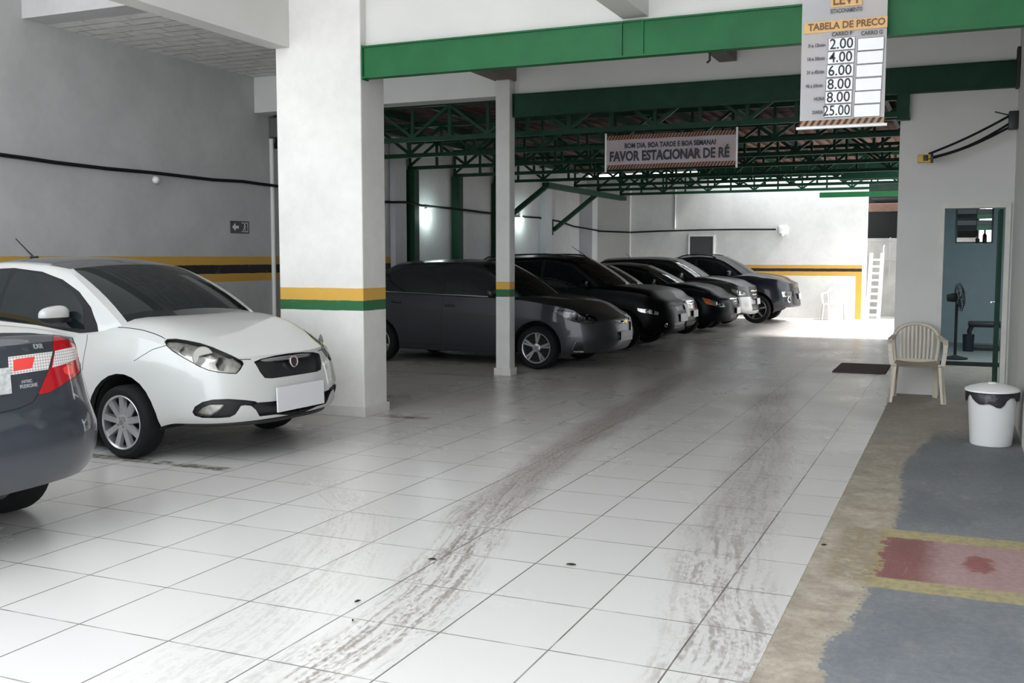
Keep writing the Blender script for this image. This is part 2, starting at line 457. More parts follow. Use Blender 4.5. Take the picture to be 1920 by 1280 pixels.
def concrete_material():
    m = D.materials.new('worn_painted_concrete'); t = NT(m)
    n1 = t.noise(1.3, 6); n2 = t.noise(6, 8, 0.7); n3 = t.noise(26, 6, 0.65); n4 = t.noise(90, 3)
    base = t.mix(t.ss(n2, 0.3, 0.7), (0.26, 0.22, 0.172, 1), (0.41, 0.365, 0.295, 1))
    base = t.mix(t.ss(t.Y, 7.0, 10.0, 0.0, 0.7), base, (0.33, 0.285, 0.24, 1))
    base = t.mix(t.ss(n3, 0.60, 0.72, 0, 0.5), base, (0.24, 0.21, 0.17, 1))
    ex = t.m('MULTIPLY', t.curve(t.m('DIVIDE', t.Y, 16.0), [(0, 0.45 / 2), (3.6 / 16, 0.40 / 2), (4.0 / 16, 0.43 / 2), (4.3 / 16, 0.37 / 2), (4.9 / 16, 0.33 / 2), (6.8 / 16, 0.29 / 2), (7.7 / 16, 0.33 / 2), (9.3 / 16, 0.17 / 2), (1.0, 0.0)]), -2.0)
    wob = t.m('ADD', t.m('MULTIPLY', t.m('SUBTRACT', n2, 0.5), 0.16), t.m('MULTIPLY', t.m('SUBTRACT', n3, 0.5), 0.20))
    g = t.m('SUBTRACT', t.m('ADD', t.X, wob), ex)
    gray = t.m('MULTIPLY', t.ss(g, -0.004, 0.012), t.ss(t.m('ADD', t.Y, t.m('MULTIPLY', n2, 1.2)), 9.7, 10.4, 1.0, 0.0))
    gcol = t.mix(t.ss(n1, 0.3, 0.7), (0.142, 0.152, 0.168, 1), (0.185, 0.193, 0.206, 1))
    gcol = t.mix(t.ss(t.Y, 5.5, 9.5, 0.0, 0.6), gcol, (0.15, 0.153, 0.152, 1))
    gcol = t.mix(t.ss(t.noise(5, 7, 0.75, stretch=(1, .45, 1)), 0.52, 0.72, 0, 0.55), gcol, (0.26, 0.245, 0.225, 1))
    c = t.mix(t.m('MULTIPLY', gray, t.ss(n3, 0.25, 0.42, 0.75, 1.0)), base, gcol)
    yb = t.m('MULTIPLY', t.band(t.m('ADD', t.Y, t.m('MULTIPLY', t.m('SUBTRACT', n2, 0.5), 0.05)), 4.85, 5.95, 0.012), t.ss(t.m('ADD', t.X, wob), -0.37, -0.33))
    c = t.mix(t.m('MULTIPLY', yb, t.ss(n3, 0.3, 0.55, 0.55, 0.95)), c, (0.35, 0.295, 0.145, 1))
    br = t.m('MULTIPLY', t.band(t.Y, 4.92, 5.92, 0.03), t.m('MULTIPLY', t.ss(t.m('ADD', t.X, wob), -0.56, -0.50), t.ss(t.X, -0.34, -0.28, 1.0, 0.0)))
    c = t.mix(t.m('MULTIPLY', br, t.ss(n3, 0.40, 0.56, 0.0, 0.75)), c, (0.23, 0.17, 0.10, 1))
    rd = t.m('MULTIPLY', t.band(t.m('ADD', t.Y, t.m('MULTIPLY', t.m('SUBTRACT', n3, 0.5), 0.05)), 5.02, 5.78, 0.01), t.ss(t.m('ADD', t.X, wob), -0.33, -0.30))
    rcol = t.mix(t.ss(t.m('ADD', t.X, t.m('MULTIPLY', wob, 0.6)), -0.16, 0.0), (0.185, 0.068, 0.072, 1), (0.32, 0.205, 0.205, 1))
    c = t.mix(t.m('MULTIPLY', rd, t.ss(n3, 0.28, 0.5, 0.55, 0.96)), c, rcol)
    sx = t.m('SUBTRACT', t.X, 0.14); sy = t.m('SUBTRACT', t.Y, 5.42)
    dd = t.m('SQRT', t.m('ADD', t.m('MULTIPLY', sx, sx), t.m('MULTIPLY', t.m('MULTIPLY', sy, sy), 0.22)))
    blot = t.ss(t.m('ADD', dd, t.m('MULTIPLY', t.m('SUBTRACT', n2, 0.5), 0.18)), 0.055, 0.075, 1.0, 0.0)
    c = t.mix(t.m('MULTIPLY', blot, 0.9), c, (0.215, 0.07, 0.066, 1))
    c = t.mulcol(c, t.m('ADD', t.ss(n3, 0.3, 0.7, 0.86, 1.08), t.ss(t.noise(2.6, 6, 0.7, stretch=(1.6, .7, 1)), 0.3, 0.7, -0.07, 0.06)))
    scr = t.ss(t.noise(3.2, 5, 0.7, stretch=(6, .8, 1)), 0.62, 0.70, 0, 0.35)
    c = t.mix(t.m('MULTIPLY', scr, t.ss(n1, 0.4, 0.6)), c, (0.30, 0.285, 0.26, 1))
    c = t.mix(t.ss(n4, 0.64, 0.72, 0, 0.5), c, (0.10, 0.088, 0.08, 1))
    t.nt.links.new(c, t.b.inputs['Base Color'])
    t.b.inputs['Roughness'].default_value = 0.7
    bp = t.nt.nodes.new('ShaderNodeBump'); bp.inputs['Strength'].default_value = 0.25; bp.inputs['Distance'].default_value = 0.006
    t.nt.links.new(n3, bp.inputs['Height']); t.nt.links.new(bp.outputs[0], t.b.inputs['Normal'])
    return m

M['tiles'] = floor_material()
M['concrete'] = concrete_material()

def plank_material():
    m = D.materials.new('white_plank_ceiling'); t = NT(m)
    f = t.m('FRACT', t.m('DIVIDE', t.Y, 0.21)); d = t.m('MINIMUM', f, t.m('SUBTRACT', 1.0, f))
    row = t.m('FLOOR', t.m('DIVIDE', t.Y, 0.21))
    f2 = t.m('FRACT', t.m('ADD', t.m('DIVIDE', t.X, 0.55), t.m('MULTIPLY', row, 0.37))); d2 = t.m('MINIMUM', f2, t.m('SUBTRACT', 1.0, f2))
    n = t.noise(5, 5); n2 = t.noise(1.8, 3)
    j = t.m('MAXIMUM', t.m('MULTIPLY', t.ss(d, 0.02, 0.06, 1.0, 0.0), t.ss(n2, 0.3, 0.55)), t.m('MULTIPLY', t.ss(d2, 0.008, 0.02, 1.0, 0.0), t.ss(n, 0.4, 0.6)))
    c = t.mix(j, t.mulcol((0.90, 0.90, 0.88, 1), t.ss(n, 0.3, 0.7, 0.82, 1.0)), (0.22, 0.21, 0.21, 1))
    t.nt.links.new(c, t.b.inputs['Base Color']); t.b.inputs['Roughness'].default_value = 0.8
    bp = t.nt.nodes.new('ShaderNodeBump'); bp.inputs['Strength'].default_value = 0.6; bp.inputs['Distance'].default_value = 0.02
    t.nt.links.new(t.m('ADD', t.m('MULTIPLY', j, -1.0), n), bp.inputs['Height']); t.nt.links.new(bp.outputs[0], t.b.inputs['Normal'])
    return m
M['plank'] = plank_material()

def roof_material():
    m = D.materials.new('clay_roof_tiles'); t = NT(m)
    f = t.m('FRACT', t.m('DIVIDE', t.X, 0.2)); g = t.m('FRACT', t.m('DIVIDE', t.Y, 0.33))
    n = t.noise(6, 5)
    c = t.mix(t.ss(n, 0.3, 0.7), (0.085, 0.042, 0.034, 1), (0.19, 0.10, 0.08, 1))
    c = t.mix(t.m('MAXIMUM', t.ss(f, 0.0, 0.12, 0.7, 0.0), t.ss(g, 0.0, 0.1, 0.8, 0.0)), c, (0.02, 0.012, 0.01, 1))
    t.nt.links.new(c, t.b.inputs['Base Color']); t.b.inputs['Roughness'].default_value = 0.9
    bp = t.nt.nodes.new('ShaderNodeBump'); bp.inputs['Distance'].default_value = 0.06
    t.nt.links.new(t.m('ADD', t.m('SINE', t.m('MULTIPLY', f, PI)), g), bp.inputs['Height']); t.nt.links.new(bp.outputs[0], t.b.inputs['Normal'])
    return m
M['roof'] = roof_material()

# ------------------------------------------------------------------ the building shell
XL, XR, XB, YB = -9.2, 0.50, -0.64, 26.1
CEIL1, CEIL2 = 6.5, 4.06
struct(rbox('floor', M['tiles'], XL - 8, -0.635, -8, 28.4, -0.15, 0))
struct(rbox('floor_concrete', M['concrete'], -0.635, 3.2, -6, 15.5, -0.15, -0.002))
struct(rbox('wall_left', M['wall_left'], XL - .2, XL, 2.6, YB + .2, 0, CEIL1))
struct(rbox('wall_back', M['wall_back'], XL, -2.07, YB, YB + .2, 0, 3.62))
struct(rbox('wall_right', M['wall'], XR, XR + .15, 1.5, 12.0, 0, CEIL1))
struct(rbox('wall_lintel', M['wall'], -5.10, XR + .15, 8.30, 8.46, 3.425, CEIL1))
struct(rbox('wall_lintel_inner', M['ceil'], XL, XR + .15, 12.0, 12.3, 3.53, CEIL1))
struct(rbox('ceiling', M['ceil'], XL - .2, XR + .15, 2.0, 8.3, CEIL1, CEIL1 + .2))
struct(rbox('ceiling_inner', M['ceil'], -6.05, XR + .15, 8.46, 12.0, CEIL2, CEIL2 + .2))
struct(rbox('ceiling_plank', M['plank'], XL, -6.05, 8.42, 12.0, 4.02, 4.10))
b = MB(); b.box(XL, -0.5, 12.3, 24.6, 3.70, 3.78); b.box(XL, -5.8, 24.6, YB + .2, 3.70, 3.78)
struct(b.build('ceiling_roof', M['roof']))
struct(rbox('trim_12', M['darkgreen'], -5.8, -0.5, 24.6, 24.65, 3.36, 3.80))    # fascia at the end of the roof
struct(rbox('trim_1', M['wall_left'], XL, -6.06, 8.10, 8.42, 4.02, CEIL1))          # cross beam of the left bay
b = MB(); b.box(-6.07, -5.87, 2.0, 8.195, 3.47, CEIL1)
struct(b.build('trim_3', M['wall']))                                            # deep beam running to the thick column
struct(rbox('trim_4', M['wall'], -2.62, -2.40, 2.0, 8.30, 3.46, CEIL1))         # white joist over the first green beam
struct(rbox('trim_5', M['bracket'], -5.42, -5.17, 8.46, 12.0, 3.70, CEIL2))
struct(rbox('trim_6', M['bracket'], -2.62, -2.42, 8.46, 12.0, 3.74, CEIL2))
struct(rbox('trim_7', M['wall'], -8.85, -7.96, YB - .12, YB, 0, 3.35))          # shallow pilaster of the back wall
struct(rbox('trim_8', M['wallcool'], XL, XL + .16, 22.75, 23.15, 0, 3.6))
struct(rbox('trim_9', M['wallcool'], XL, XL + .35, 25.55, YB, 0, 3.2))
struct(rbox('trim_10', M['wallcool'], XL, XL + .10, 15.75, 16.15, 0, 3.6))
# office block on the right: front wall with the doorway
b = MB()
DX0, DX1, DZ = -0.165, 0.425, 2.02
b.box(XB, DX0, 12.0, 12.16, 0, 3.31); b.box(DX0, DX1, 12.0, 12.16, DZ, 3.31); b.box(DX1, 2.4, 12.0, 12.16, 0, 3.31)
struct(b.build('wall_office', M['wall']))
struct(rbox('wall_office_side', M['wallcool'], XB, XB + .12, 12.16, 19.9, 0, 3.7))
struct(rbox('floor_yard', M['tiles'], -0.635, 6, 19.3, 28.4, -0.15, -0.001))
struct(rbox('wall_yard', M['wall'], 6, 6.15, 19.3, 28.4, 0, 3))
WX0, WX1, WZ0, WZ1 = -0.09, 0.50, 1.735, 2.36
b = MB()
YW = 19.0
b.box(XB + .12, WX0, YW, YW + .15, 0, 2.6); b.box(WX1, 2.4, YW, YW + .15, 0, 2.6)
b.box(WX0, WX1, YW, YW + .15, 0, WZ0); b.box(WX0, WX1, YW, YW + .15, WZ1, 2.6)
struct(b.build('wall_office_back', M['teal']))
struct(rbox('wall_office_right', M['teal'], 2.4, 2.55, 12.0, YW + .15, 0, 2.6))
struct(rbox('wall_office_left', M['teal'], XB + .12, XB + .14, 12.16, YW, 0, 2.6))
struct(rbox('ceiling_office', M['teal'], XB, 2.55, 12.16, YW + .15, 2.6, 2.75))
struct(rbox('floor_office', mat('grey_green_office_floor', (0.30, 0.33, 0.32, 1), 0.45, noise=0.15), XB + .14, 2.4, 15.5, YW, -0.15, 0.05))
struct(rbox('baseboard_office', mat('dark_step_edge', (0.03, 0.03, 0.035, 1), 0.6), XB + .14, 2.4, 15.46, 15.5, -0.1, 0.055))
# door frame (three plain boards)
b = MB()
b.box(DX0 - .05, DX0, 11.97, 12.0, 0, DZ + .05); b.box(DX1, DX1 + .05, 11.97, 12.0, 0, DZ + .05); b.box(DX0, DX1, 11.97, 12.0, DZ, DZ + .05)
struct(b.build('trim_11', mat('off_white_door_frame', (0.62, 0.60, 0.57, 1), 0.55, noise=0.1)))
# alcove behind the back wall, right
struct(rbox('wall_alcove', M['plaster'], -2.4, 0.4, 27.7, 27.85, 0, 1.98))
struct(rbox('wall_alcove_shade', M['void'], -2.4, 0.4, 28.2, 28.3, 0, 3.4))  # near-black sheet painting the shade in the opening above the alcove wall
struct(rbox('ceiling_alcove', M['void'], -2.07, 0.4, 26.9, 28.3, 2.95, 3.05))  # coloured near-black too, as the shade in the alcove
struct(rbox('wall_alcove_side', M['wallcool'], 0.4, 0.52, 26.4, 28.3, 0, 3.4))

# ------------------------------------------------------------------ columns
M['column_slim'] = wall_mat('slim_column_paint', (0.66, 0.65, 0.63, 1), [(1.095, 1.19, YEL), (1.0, 1.095, GRN)])
def column(label, x0, x1, y0, y1, z1, m='column'):
    t = thing('column', label, 'column', ((x0 + x1) / 2, (y0 + y1) / 2, 0))
    hx, hy = (x1 - x0) / 2, (y1 - y0) / 2
    rbox('pillar', M[m], -hx, hx, -hy, hy, 0, z1, t, bev=0.012)
    b = MB()
    b.box(-hx - .018, hx + .018, -hy - .018, hy + .018, 0, 0.095, 0.004)
    b.build('plinth', mat('column_base_tile', (0.62, 0.60, 0.58, 1), 0.35, noise=0.1), t)
    return t
column('thick square white column with yellow and green bands beside the white car', -6.03, -5.09, 8.20, 8.62, CEIL1 - .01)
column('slim square white column with yellow and green bands before the dark grey sedan', -5.385, -5.19, 11.83, 12.0, 3.70, 'column_slim')

# ------------------------------------------------------------------ steel
def ibeam(name, label, x0, x1, y, z0, z1, m, stiff=()):
    t = thing(name, label, 'steel beam', (0, y, 0))
    b = MB(); b.box(x0, x1, 0.02, 0.05, z0 + .012, z1 - .012); b.build('web', m, t)
    b = MB(); b.box(x0, x1, -0.0, 0.10, z0, z0 + .014); b.build('flange', m, t)
    b = MB(); b.box(x0, x1, -0.0, 0.10, z1 - .014, z1); b.build('flange', m, t)
    b = MB(); b.box(x0 - .012, x0, -.004, .104, z0 - .012, z1 + .005); b.build('end_plate', m, t)
    for sx in stiff:
        b = MB(); b.box(sx - .008, sx + .008, 0.004, .02, z0 + .014, z1 - .014); b.build('stiffener', m, t)
    return t
ibeam('steel_beam', 'bright green steel beam under the white wall, nearest to the entrance', -5.06, XR, 8.19, 3.13, 3.42, M['green'], (-2.60, -2.42))
ibeam('steel_beam', 'dark green steel beam from the slim column to the office block', -5.17, XR, 11.90, 3.25, 3.525, M['darkgreen'])
b = MB(); b.box(-0.67, -0.55, 11.90, 11.985, 2.98, 3.25); b.box(-0.68, -0.54, 11.89, 11.99, 2.97, 2.985)
tag(b.build('steel_bracket', M['darkgreen']), 'green steel bracket on the top left corner of the office block', 'bracket')
b = MB(); b.box(0.465, 0.497, 11.70, 11.89, 3.22, 3.62, 0.004)
tag(b.build('steel_plate', M['black']), 'dark steel plate fixed to the right wall below the green beam', 'plate')

TY = [12.46, 14.4, 16.4, 18.2, 20.08, 21.9, 23.5, 25.3]
TL = ['closest to the price banner', 'second behind the slim column', 'third behind the slim column', 'fourth behind the slim column', 'fifth behind the slim column', 'sixth behind the slim column', 'second from the back wall', 'closest to the back wall']
def truss(x0=XL + .02, n=15):
    x1 = XB - .03
    t = thing('roof_truss', '', 'roof truss', group='green roof trusses')
    m = M['darkgreen']
    for z in (3.10, 3.56):
        b = MB(); b.box(x0, x1, -.04, .04, z - .03, z + .03); b.build('chord', m, t)
    p = (x1 - x0) / n
    vm = MB(); vm.box(-.02, .02, -.02, .02, 3.13, 3.53)
    v0 = vm.build('post', m, t); v0.location.x = x0 + .02
    for i in range(1, n + 1):
        c = v0.copy(); COL.objects.link(c); c.parent = t; c.location.x = x0 + p * i - (.02 if i == n else 0)
    da = MB(); da.bar((-p / 2, 0, 3.125), (p / 2, 0, 3.535), .04, .045, (0, 1, 0)); a = da.build('brace', m, t)
    db = MB(); db.bar((-p / 2, 0, 3.535), (p / 2, 0, 3.125), .04, .045, (0, 1, 0)); d = db.build('brace', m, t)
    a.location.x = x0 + p / 2; d.location.x = x0 + p * 1.5
    for i in range(2, n):
        c = (a if i % 2 == 0 else d).copy(); COL.objects.link(c); c.parent = t; c.location.x = x0 + p * (i + .5)
    return t
T0, T1 = truss(), truss(-8.02, 13)
for i, y in enumerate(TY):
    t = (T0 if i == 0 else copy_tree(T0)) if i < 5 else (T1 if i == 5 else copy_tree(T1))
    t.location.y = y
    t['label'] = 'dark green lattice roof truss across the parking hall, ' + TL[i]
b = MB(); b.box(-8.10, -7.94, 20.15, 25.6, 2.955, 3.065)
tag(b.build('steel_beam', M['darkgreen']), 'long dark green beam running back above the sloping braces, carrying the rear roof trusses', 'steel beam')
# rafters lying on the trusses
rm = MB(); rm.box(-.03, .03, 12.32, 24.55, 3.585, 3.695); r0 = rm.build('rafter', M['darkgreen'])
for i in range(9):
    o = r0 if i == 0 else r0.copy()
    if i: COL.objects.link(o)
    o.location.x = -8.9 + i * 0.99
    tag(o, 'dark green rafter carrying the clay tiles above the roof trusses', 'rafter', 'rafters under the clay roof')
# posts along the left wall
PL = ['green steel post on the left wall, nearest to the thick column', 'green steel post on the left wall, right of the lit bulb', 'green steel post on the left wall behind the slim column']
for i, y in enumerate((16.40, 18.2, 20.08)):
    t = thing('steel_post', PL[i], 'steel post', (XL + .09, y, 0), 0, 'green posts along the left wall')
    b = MB(); b.box(-.085, .085, -.09, .09, .012, 3.07, 0.006); b.build('shaft', M['darkgreen'], t)  # darker green puts the shade along the wall into the posts' colour
    b = MB(); b.box(-.085, .13, -.13, .13, 0, .012); b.build('base_plate', M['darkgreen'], t)
# sloping braces carrying the rear trusses off the left wall
for i, (y, zb) in enumerate(((20.28, 2.20), (23.5, 2.16))):
    b = MB()
    b.bar((XL + .06, 0, zb), (XL + 1.22, 0, 3.04), .09, .11, (0, 1, 0))
    b.box(XL, XL + .03, -.08, .08, zb - .12, zb + .22)
    tag(b.build('sloping_brace', M['darkgreen'], loc=(0, y, 0)), ['sloping green steel brace rising from the left wall beside the slim column', 'sloping green steel brace nearest to the back wall'][i], 'brace', 'sloping wall braces')
b = MB(); b.box(-3.15, -0.66, 25.75, 25.85, 2.93, 3.05)
tag(b.build('steel_beam', M['green']), 'short green steel beam above the right end of the back wall', 'steel beam')
b = MB(); b.box(-2.35, -0.66, 22.68, 22.76, 3.10, 3.44)
tag(b.build('steel_beam', M['darkgreen']), 'deep dark green steel beam left of the top of the office block, far back under the roof', 'steel beam')
b = MB(); b.box(-2.06, -0.51, 26.30, 26.42, 2.60, 2.79, 0.01)
tag(b.build('timber_beam', M['wood']), 'reddish brown timber beam over the alcove with the ladder', 'beam')
# ------------------------------------------------------------------ cars
from mathutils.bvhtree import BVHTree

def lens_material():
    m = D.materials.new('clear_lamp_lens'); m.use_nodes = True
    nt = m.node_tree; nt.nodes.remove(nt.nodes['Principled BSDF'])
    out = nt.nodes['Material Output']
    tr = nt.nodes.new('ShaderNodeBsdfTransparent'); gl = nt.nodes.new('ShaderNodeBsdfGlossy'); gl.inputs['Roughness'].default_value = 0.03
    fr = nt.nodes.new('ShaderNodeFresnel'); fr.inputs['IOR'].default_value = 1.5
    mx = nt.nodes.new('ShaderNodeMixShader')
    nt.links.new(fr.outputs[0], mx.inputs[0]); nt.links.new(tr.outputs[0], mx.inputs[1]); nt.links.new(gl.outputs[0], mx.inputs[2])
    nt.links.new(mx.outputs[0], out.inputs[0])
    return m
M['lens'] = lens_material()
M['reflector'] = mat('lamp_reflector', (0.62, 0.60, 0.56, 1), 0.28, metal=0.6, noise=0.45, nscale=22)
M['darkreflector'] = mat('smoked_lamp_reflector', (0.10, 0.10, 0.10, 1), 0.25, metal=0.7, noise=0.6, nscale=30)
M['bowl'] = mat('chrome_lamp_bowl', (0.85, 0.85, 0.83, 1), 0.12, metal=1.0)
M['amber'] = mat('amber_lens', (0.75, 0.18, 0.03, 1), 0.15, coat=0.6)
M['redlens'] = mat('red_tail_lens', (0.42, 0.008, 0.014, 1), 0.08, coat=0.8)
M['redlens2'] = mat('bright_red_reflector', (0.80, 0.06, 0.05, 1), 0.12, coat=0.6)
M['plate'] = mat('grey_number_plate', (0.52, 0.53, 0.53, 1), 0.45, noise=0.35, nscale=45)
M['blankplate'] = mat('blank_pale_plate', (0.64, 0.64, 0.66, 1), 0.55)
def mesh_lens():
    m = D.materials.new('white_ribbed_tail_lens'); t = NT(m)
    f = t.m('SINE', t.m('MULTIPLY', t.Y, 330.0)); g = t.m('SINE', t.m('MULTIPLY', t.Z, 420.0))
    k = t.ss(t.m('ADD', f, g), -0.6, 0.6)
    c = t.mix(k, (0.42, 0.40, 0.39, 1), (0.74, 0.72, 0.71, 1))
    t.nt.links.new(c, t.b.inputs['Base Color']); t.b.inputs['Roughness'].default_value = 0.15
    return m
M['whitelens'] = mesh_lens()
M['grillemesh'] = mat('black_grille_slats', (0.014, 0.015, 0.016, 1), 0.35, noise=0.3, nscale=30)

def paint(name, col, metal=0.0, rough=0.35, coat=1.0):
    return mat(name, col, rough, metal=metal, coat=coat, spec=.5 if coat > .6 else .3 if coat > .1 else .07)

T_ROWS = [0, .05, .11, .19, .28, .38, .48, .58, .67, .75, .82, .88, .93, .97, 1.0]

class Car:
    def __init__(s, name, label, cat, ox, oy, yaw, sp):
        s.sp = sp
        s.root = thing(name, label, cat, (ox, oy, 0), math.radians(yaw), sp.get('group'))
        s.mw = Matrix.Translation((ox, oy, 0)) @ Matrix.Rotation(math.radians(yaw), 4, 'Z')
        s.inv = s.mw.inverted()
        s.C = s.inv @ Vector((0, 0, CAM_H))
        s.paint = sp['paint']
        s.lower(); s.green()
    # pixel of the photograph -> direction in car space
    def ray(s, px, py):
        q = Matrix.Rotation(YAW, 3, 'Z') @ Matrix.Rotation(PI / 2 - PITCH, 3, 'X')
        d = q @ Vector(((px - 960) / FPX, (640 - py) / FPX, -1.0))
        return (s.inv.to_3x3() @ d).normalized()
    def pix(s, p):
        q = Matrix.Rotation(YAW, 3, 'Z') @ Matrix.Rotation(PI / 2 - PITCH, 3, 'X')
        v = q.transposed() @ ((s.mw @ p) - Vector((0, 0, CAM_H)))
        return (960 - FPX * v.x / v.z, 640 + FPX * v.y / v.z)
    # ---- lower body shell
    def lower(s):
        sp = s.sp
        xf, xr, W = sp['xf'], sp['xr'], sp['w']
        zb, zs, zc, pw = pchip(sp['zb']), pchip(sp['zs']), pchip(sp['zc']), pchip(sp['pw'])
        ff, rf = pchip(sp['nose']), pchip(sp['tail'])
        side = pchip(sp['side']); tuck = pchip(sp['tuck'])
        def samp(ctrl, n):
            pts = [Vector(p) for p in ctrl]
            cum = [0]
            for a, b in zip(pts, pts[1:]): cum.append(cum[-1] + (b - a).length)
            fx = pchip([(c, p.x) for c, p in zip(cum, pts)]); fy = pchip([(c, p.y) for c, p in zip(cum, pts)])
            return [(fx(cum[-1] * i / n), fy(cum[-1] * i / n)) for i in range(n + 1)]
        Fp = samp(sp['fplan'], sp.get('nf', 34)); Rp = samp(sp['rplan'], sp.get('nr', 26))
        L = []
        for dx, y in Fp: L.append((xf - dx, y, 1 - sstep(0, .85, dx), 0))
        x0, x1 = xf - Fp[-1][0], xr + Rp[-1][0]
        ns = sp.get('ns', 44)
        for i in range(1, ns): L.append((lerp(x0, x1, i / ns), 1.0, 0, 0))
        for dx, y in reversed(Rp): L.append((xr + dx, y, 0, 1 - sstep(0, .8, dx)))
        N = len(L)
        bm = bmesh.new(); reg = bm.faces.layers.int.new('reg')
        ring = [(i, 1) for i in range(N)] + [(i, -1) for i in range(N - 2, 0, -1)]
        rows = []; 
        def pos(i, sg, t):
            x, yn, f, r = L[i]
            b, h = zb(x), zs(x); z = b + t * (h - b)
            sd = side(t)
            if t > .75:
                k = (t - .75) / .25; sd = lerp(sd, min(sd, tuck(x)), k ** 2.2)
            return Vector((x + f * ff(z) - r * rf(z), sg * W * yn * sd, z))
        for t in T_ROWS: rows.append([bm.verts.new(pos(i, sg, t)) for i, sg in ring])
        def band(A, B, rg, mi=0):
            n = len(A)
            for k in range(n):
                try:
                    f = bm.faces.new((A[k], A[(k + 1) % n], B[(k + 1) % n], B[k])); f[reg] = rg; f.material_index = mi
                except ValueError: pass
        for A, B in zip(rows, rows[1:]): band(A, B, 0)
        prev = rows[-1]
        for q in (.985, .96, .92, .86, .76, .62, .45, .25, 0):
            cur = []
            for (i, sg), v in zip(ring, rows[-1]):
                x = L[i][0]; a, c = zs(x), zc(x)
                z = c + (a - c) * q ** pw(x)
                cur.append(bm.verts.new((v.co.x, v.co.y * q, z)))
            band(prev, cur, 1); prev = cur
        prev = rows[0]
        for q in (.72, 0):
            cur = [bm.verts.new((v.co.x, v.co.y * q, v.co.z + .02)) for v in rows[0]]
            band(cur, prev, 2, 1); prev = cur
        bmesh.ops.remove_doubles(bm, verts=bm.verts[:], dist=2e-4)
        bmesh.ops.dissolve_degenerate(bm, edges=bm.edges[:], dist=1e-5)
        bmesh.ops.recalc_face_normals(bm, faces=bm.faces[:])
        s.bm, s.reg = bm, reg
        s.arches()
    def arches(s):
        sp = s.sp; W = sp['w']; bm = s.bm; reg = s.reg
        s.liner = []
        for xa in (0.0, -sp['wb']):
            ra, za = sp['ra'], sp['rw'] + .01
            poly = [(xa + ra * math.cos(2 * PI * k / 26), za + ra * math.sin(2 * PI * k / 26)) for k in range(26)]
            fs = s.cut(bm, poly, 'side', lambda c, n: abs(c.y) > .45 * W and c.z < za + ra + .05, reg0=0)
            bmesh.ops.delete(bm, geom=fs, context='FACES')
            bad = [f for f in bm.faces if f[reg] == 2 and abs(f.calc_center_median().x - xa) < ra + .02 and abs(f.calc_center_median().y) > .66 * W]
            bmesh.ops.delete(bm, geom=bad, context='FACES')
            # flange, coloured near-black for the shade inside the arch
            for e in [e for e in bm.edges if e.is_boundary]:
                if all(abs(math.hypot(v.co.x - xa, v.co.z - za) - ra) < .02 and abs(v.co.y) > .45 * W and v.co.z > sp['zb'][0][1] - .4 for v in e.verts):
                    nv = [bm.verts.new((xa + (v.co.x - xa) * .975, v.co.y * .955, za + (v.co.z - za) * .975)) for v in e.verts]
                    f = bm.faces.new((e.verts[0], e.verts[1], nv[1], nv[0])); f[reg] = 3; f.material_index = sp.get('lipmat', 1)
            for sg in (1, -1):
                liner = MB(); s.liner.append(liner)
                n = 20; A = []; B = []
                for k in range(n + 1):
                    a = -0.35 + (PI + .7) * k / n
                    p = (xa + ra * .985 * math.cos(a), za + ra * .985 * math.sin(a))
                    A.append(liner.bm.verts.new((p[0], sg * W * .93, max(p[1], .24)))); B.append(liner.bm.verts.new((p[0], sg * (W - .36), max(p[1], .24))))
                for k in range(n): liner._f([A[k], A[k + 1], B[k + 1], B[k]])
                liner._f(B)
    # ---- greenhouse
    def green(s):
        g = s.sp['g']
        bx0, bx1, tx0, tx1 = g['bx0'], g['bx1'], g['tx0'], g['tx1']
        zbase, zroof = pchip(g['zbase']), pchip(g['zroof'])
        yb, yt = pchip(g.get('yb', [(0, .88), (.1, .95), (.3, 1), (.7, 1), (.9, .95), (1, .86)])), pchip(g.get('yt', [(0, .93), (.12, .975), (.4, 1), (.75, .99), (.92, .95), (1, .9)]))
        fr = [0, .2, .4, .58, .74, .86, .93, 1.0]
        ns = 30
        L = []   # (kind, param)
        for f in fr: L.append((0, f))
        for i in range(1, ns): L.append((1, i / ns))
        for f in reversed(fr): L.append((2, f))
        N = len(L)
        bf, br, tf, tr = g.get('bf', .22), g.get('br', .15), g.get('tf', .12), g.get('tr', .10)
        def pt(i, top):
            k, f = L[i]
            X0, X1, Wd = (tx0, tx1, g['wt']) if top else (bx0, bx1, g['w'])
            yy = yt if top else yb
            a, b = (tf, tr) if top else (bf, br)
            if k == 0: return X0 - a * f * f, Wd * yy(0) * f, Wd * yy(0)
            if k == 2: return X1 + b * f * f, Wd * yy(1) * f, Wd * yy(1)
            x = lerp(X0 - a, X1 + b, f); return x, Wd * yy(f), Wd * yy(f)
        crown = g.get('crown', .05)
        bm = bmesh.new(); lay = bm.faces.layers.int.new('reg')
        ring = [(i, 1) for i in range(N)] + [(i, -1) for i in range(N - 2, 0, -1)]
        TT = [0, .05, .15, .28, .42, .56, .70, .82, .92, .97, 1.0]
        rows = []
        for t in TT:
            row = []
            for i, sg in ring:
                xb_, yb_, yc = pt(i, 0); xt, yt_, ytc = pt(i, 1)
                zb_ = zbase(xb_); zt = zroof(xt) + crown * (1 - (yt_ / ytc) ** 2)
                tt = t
                bl = 4 * t * (1 - t)
                x, y, z = lerp(xb_, xt, tt), lerp(yb_, yt_, tt), lerp(zb_, zt, tt)
                k = L[i][0]
                if k == 0: x += g.get('bulf', .03) * bl; z += g.get('bulfz', .02) * bl
                elif k == 2: x -= g.get('bulr', .04) * bl; z += g.get('bulrz', .03) * bl
                else: y += g.get('buls', .025) * bl
                if L[i][1] == 1.0 and k != 1: y += g.get('buls', .025) * bl
                if t > .9: y *= 1 - .02 * ((t - .9) / .1) ** 2
                row.append(bm.verts.new((x, y * sg, z)))
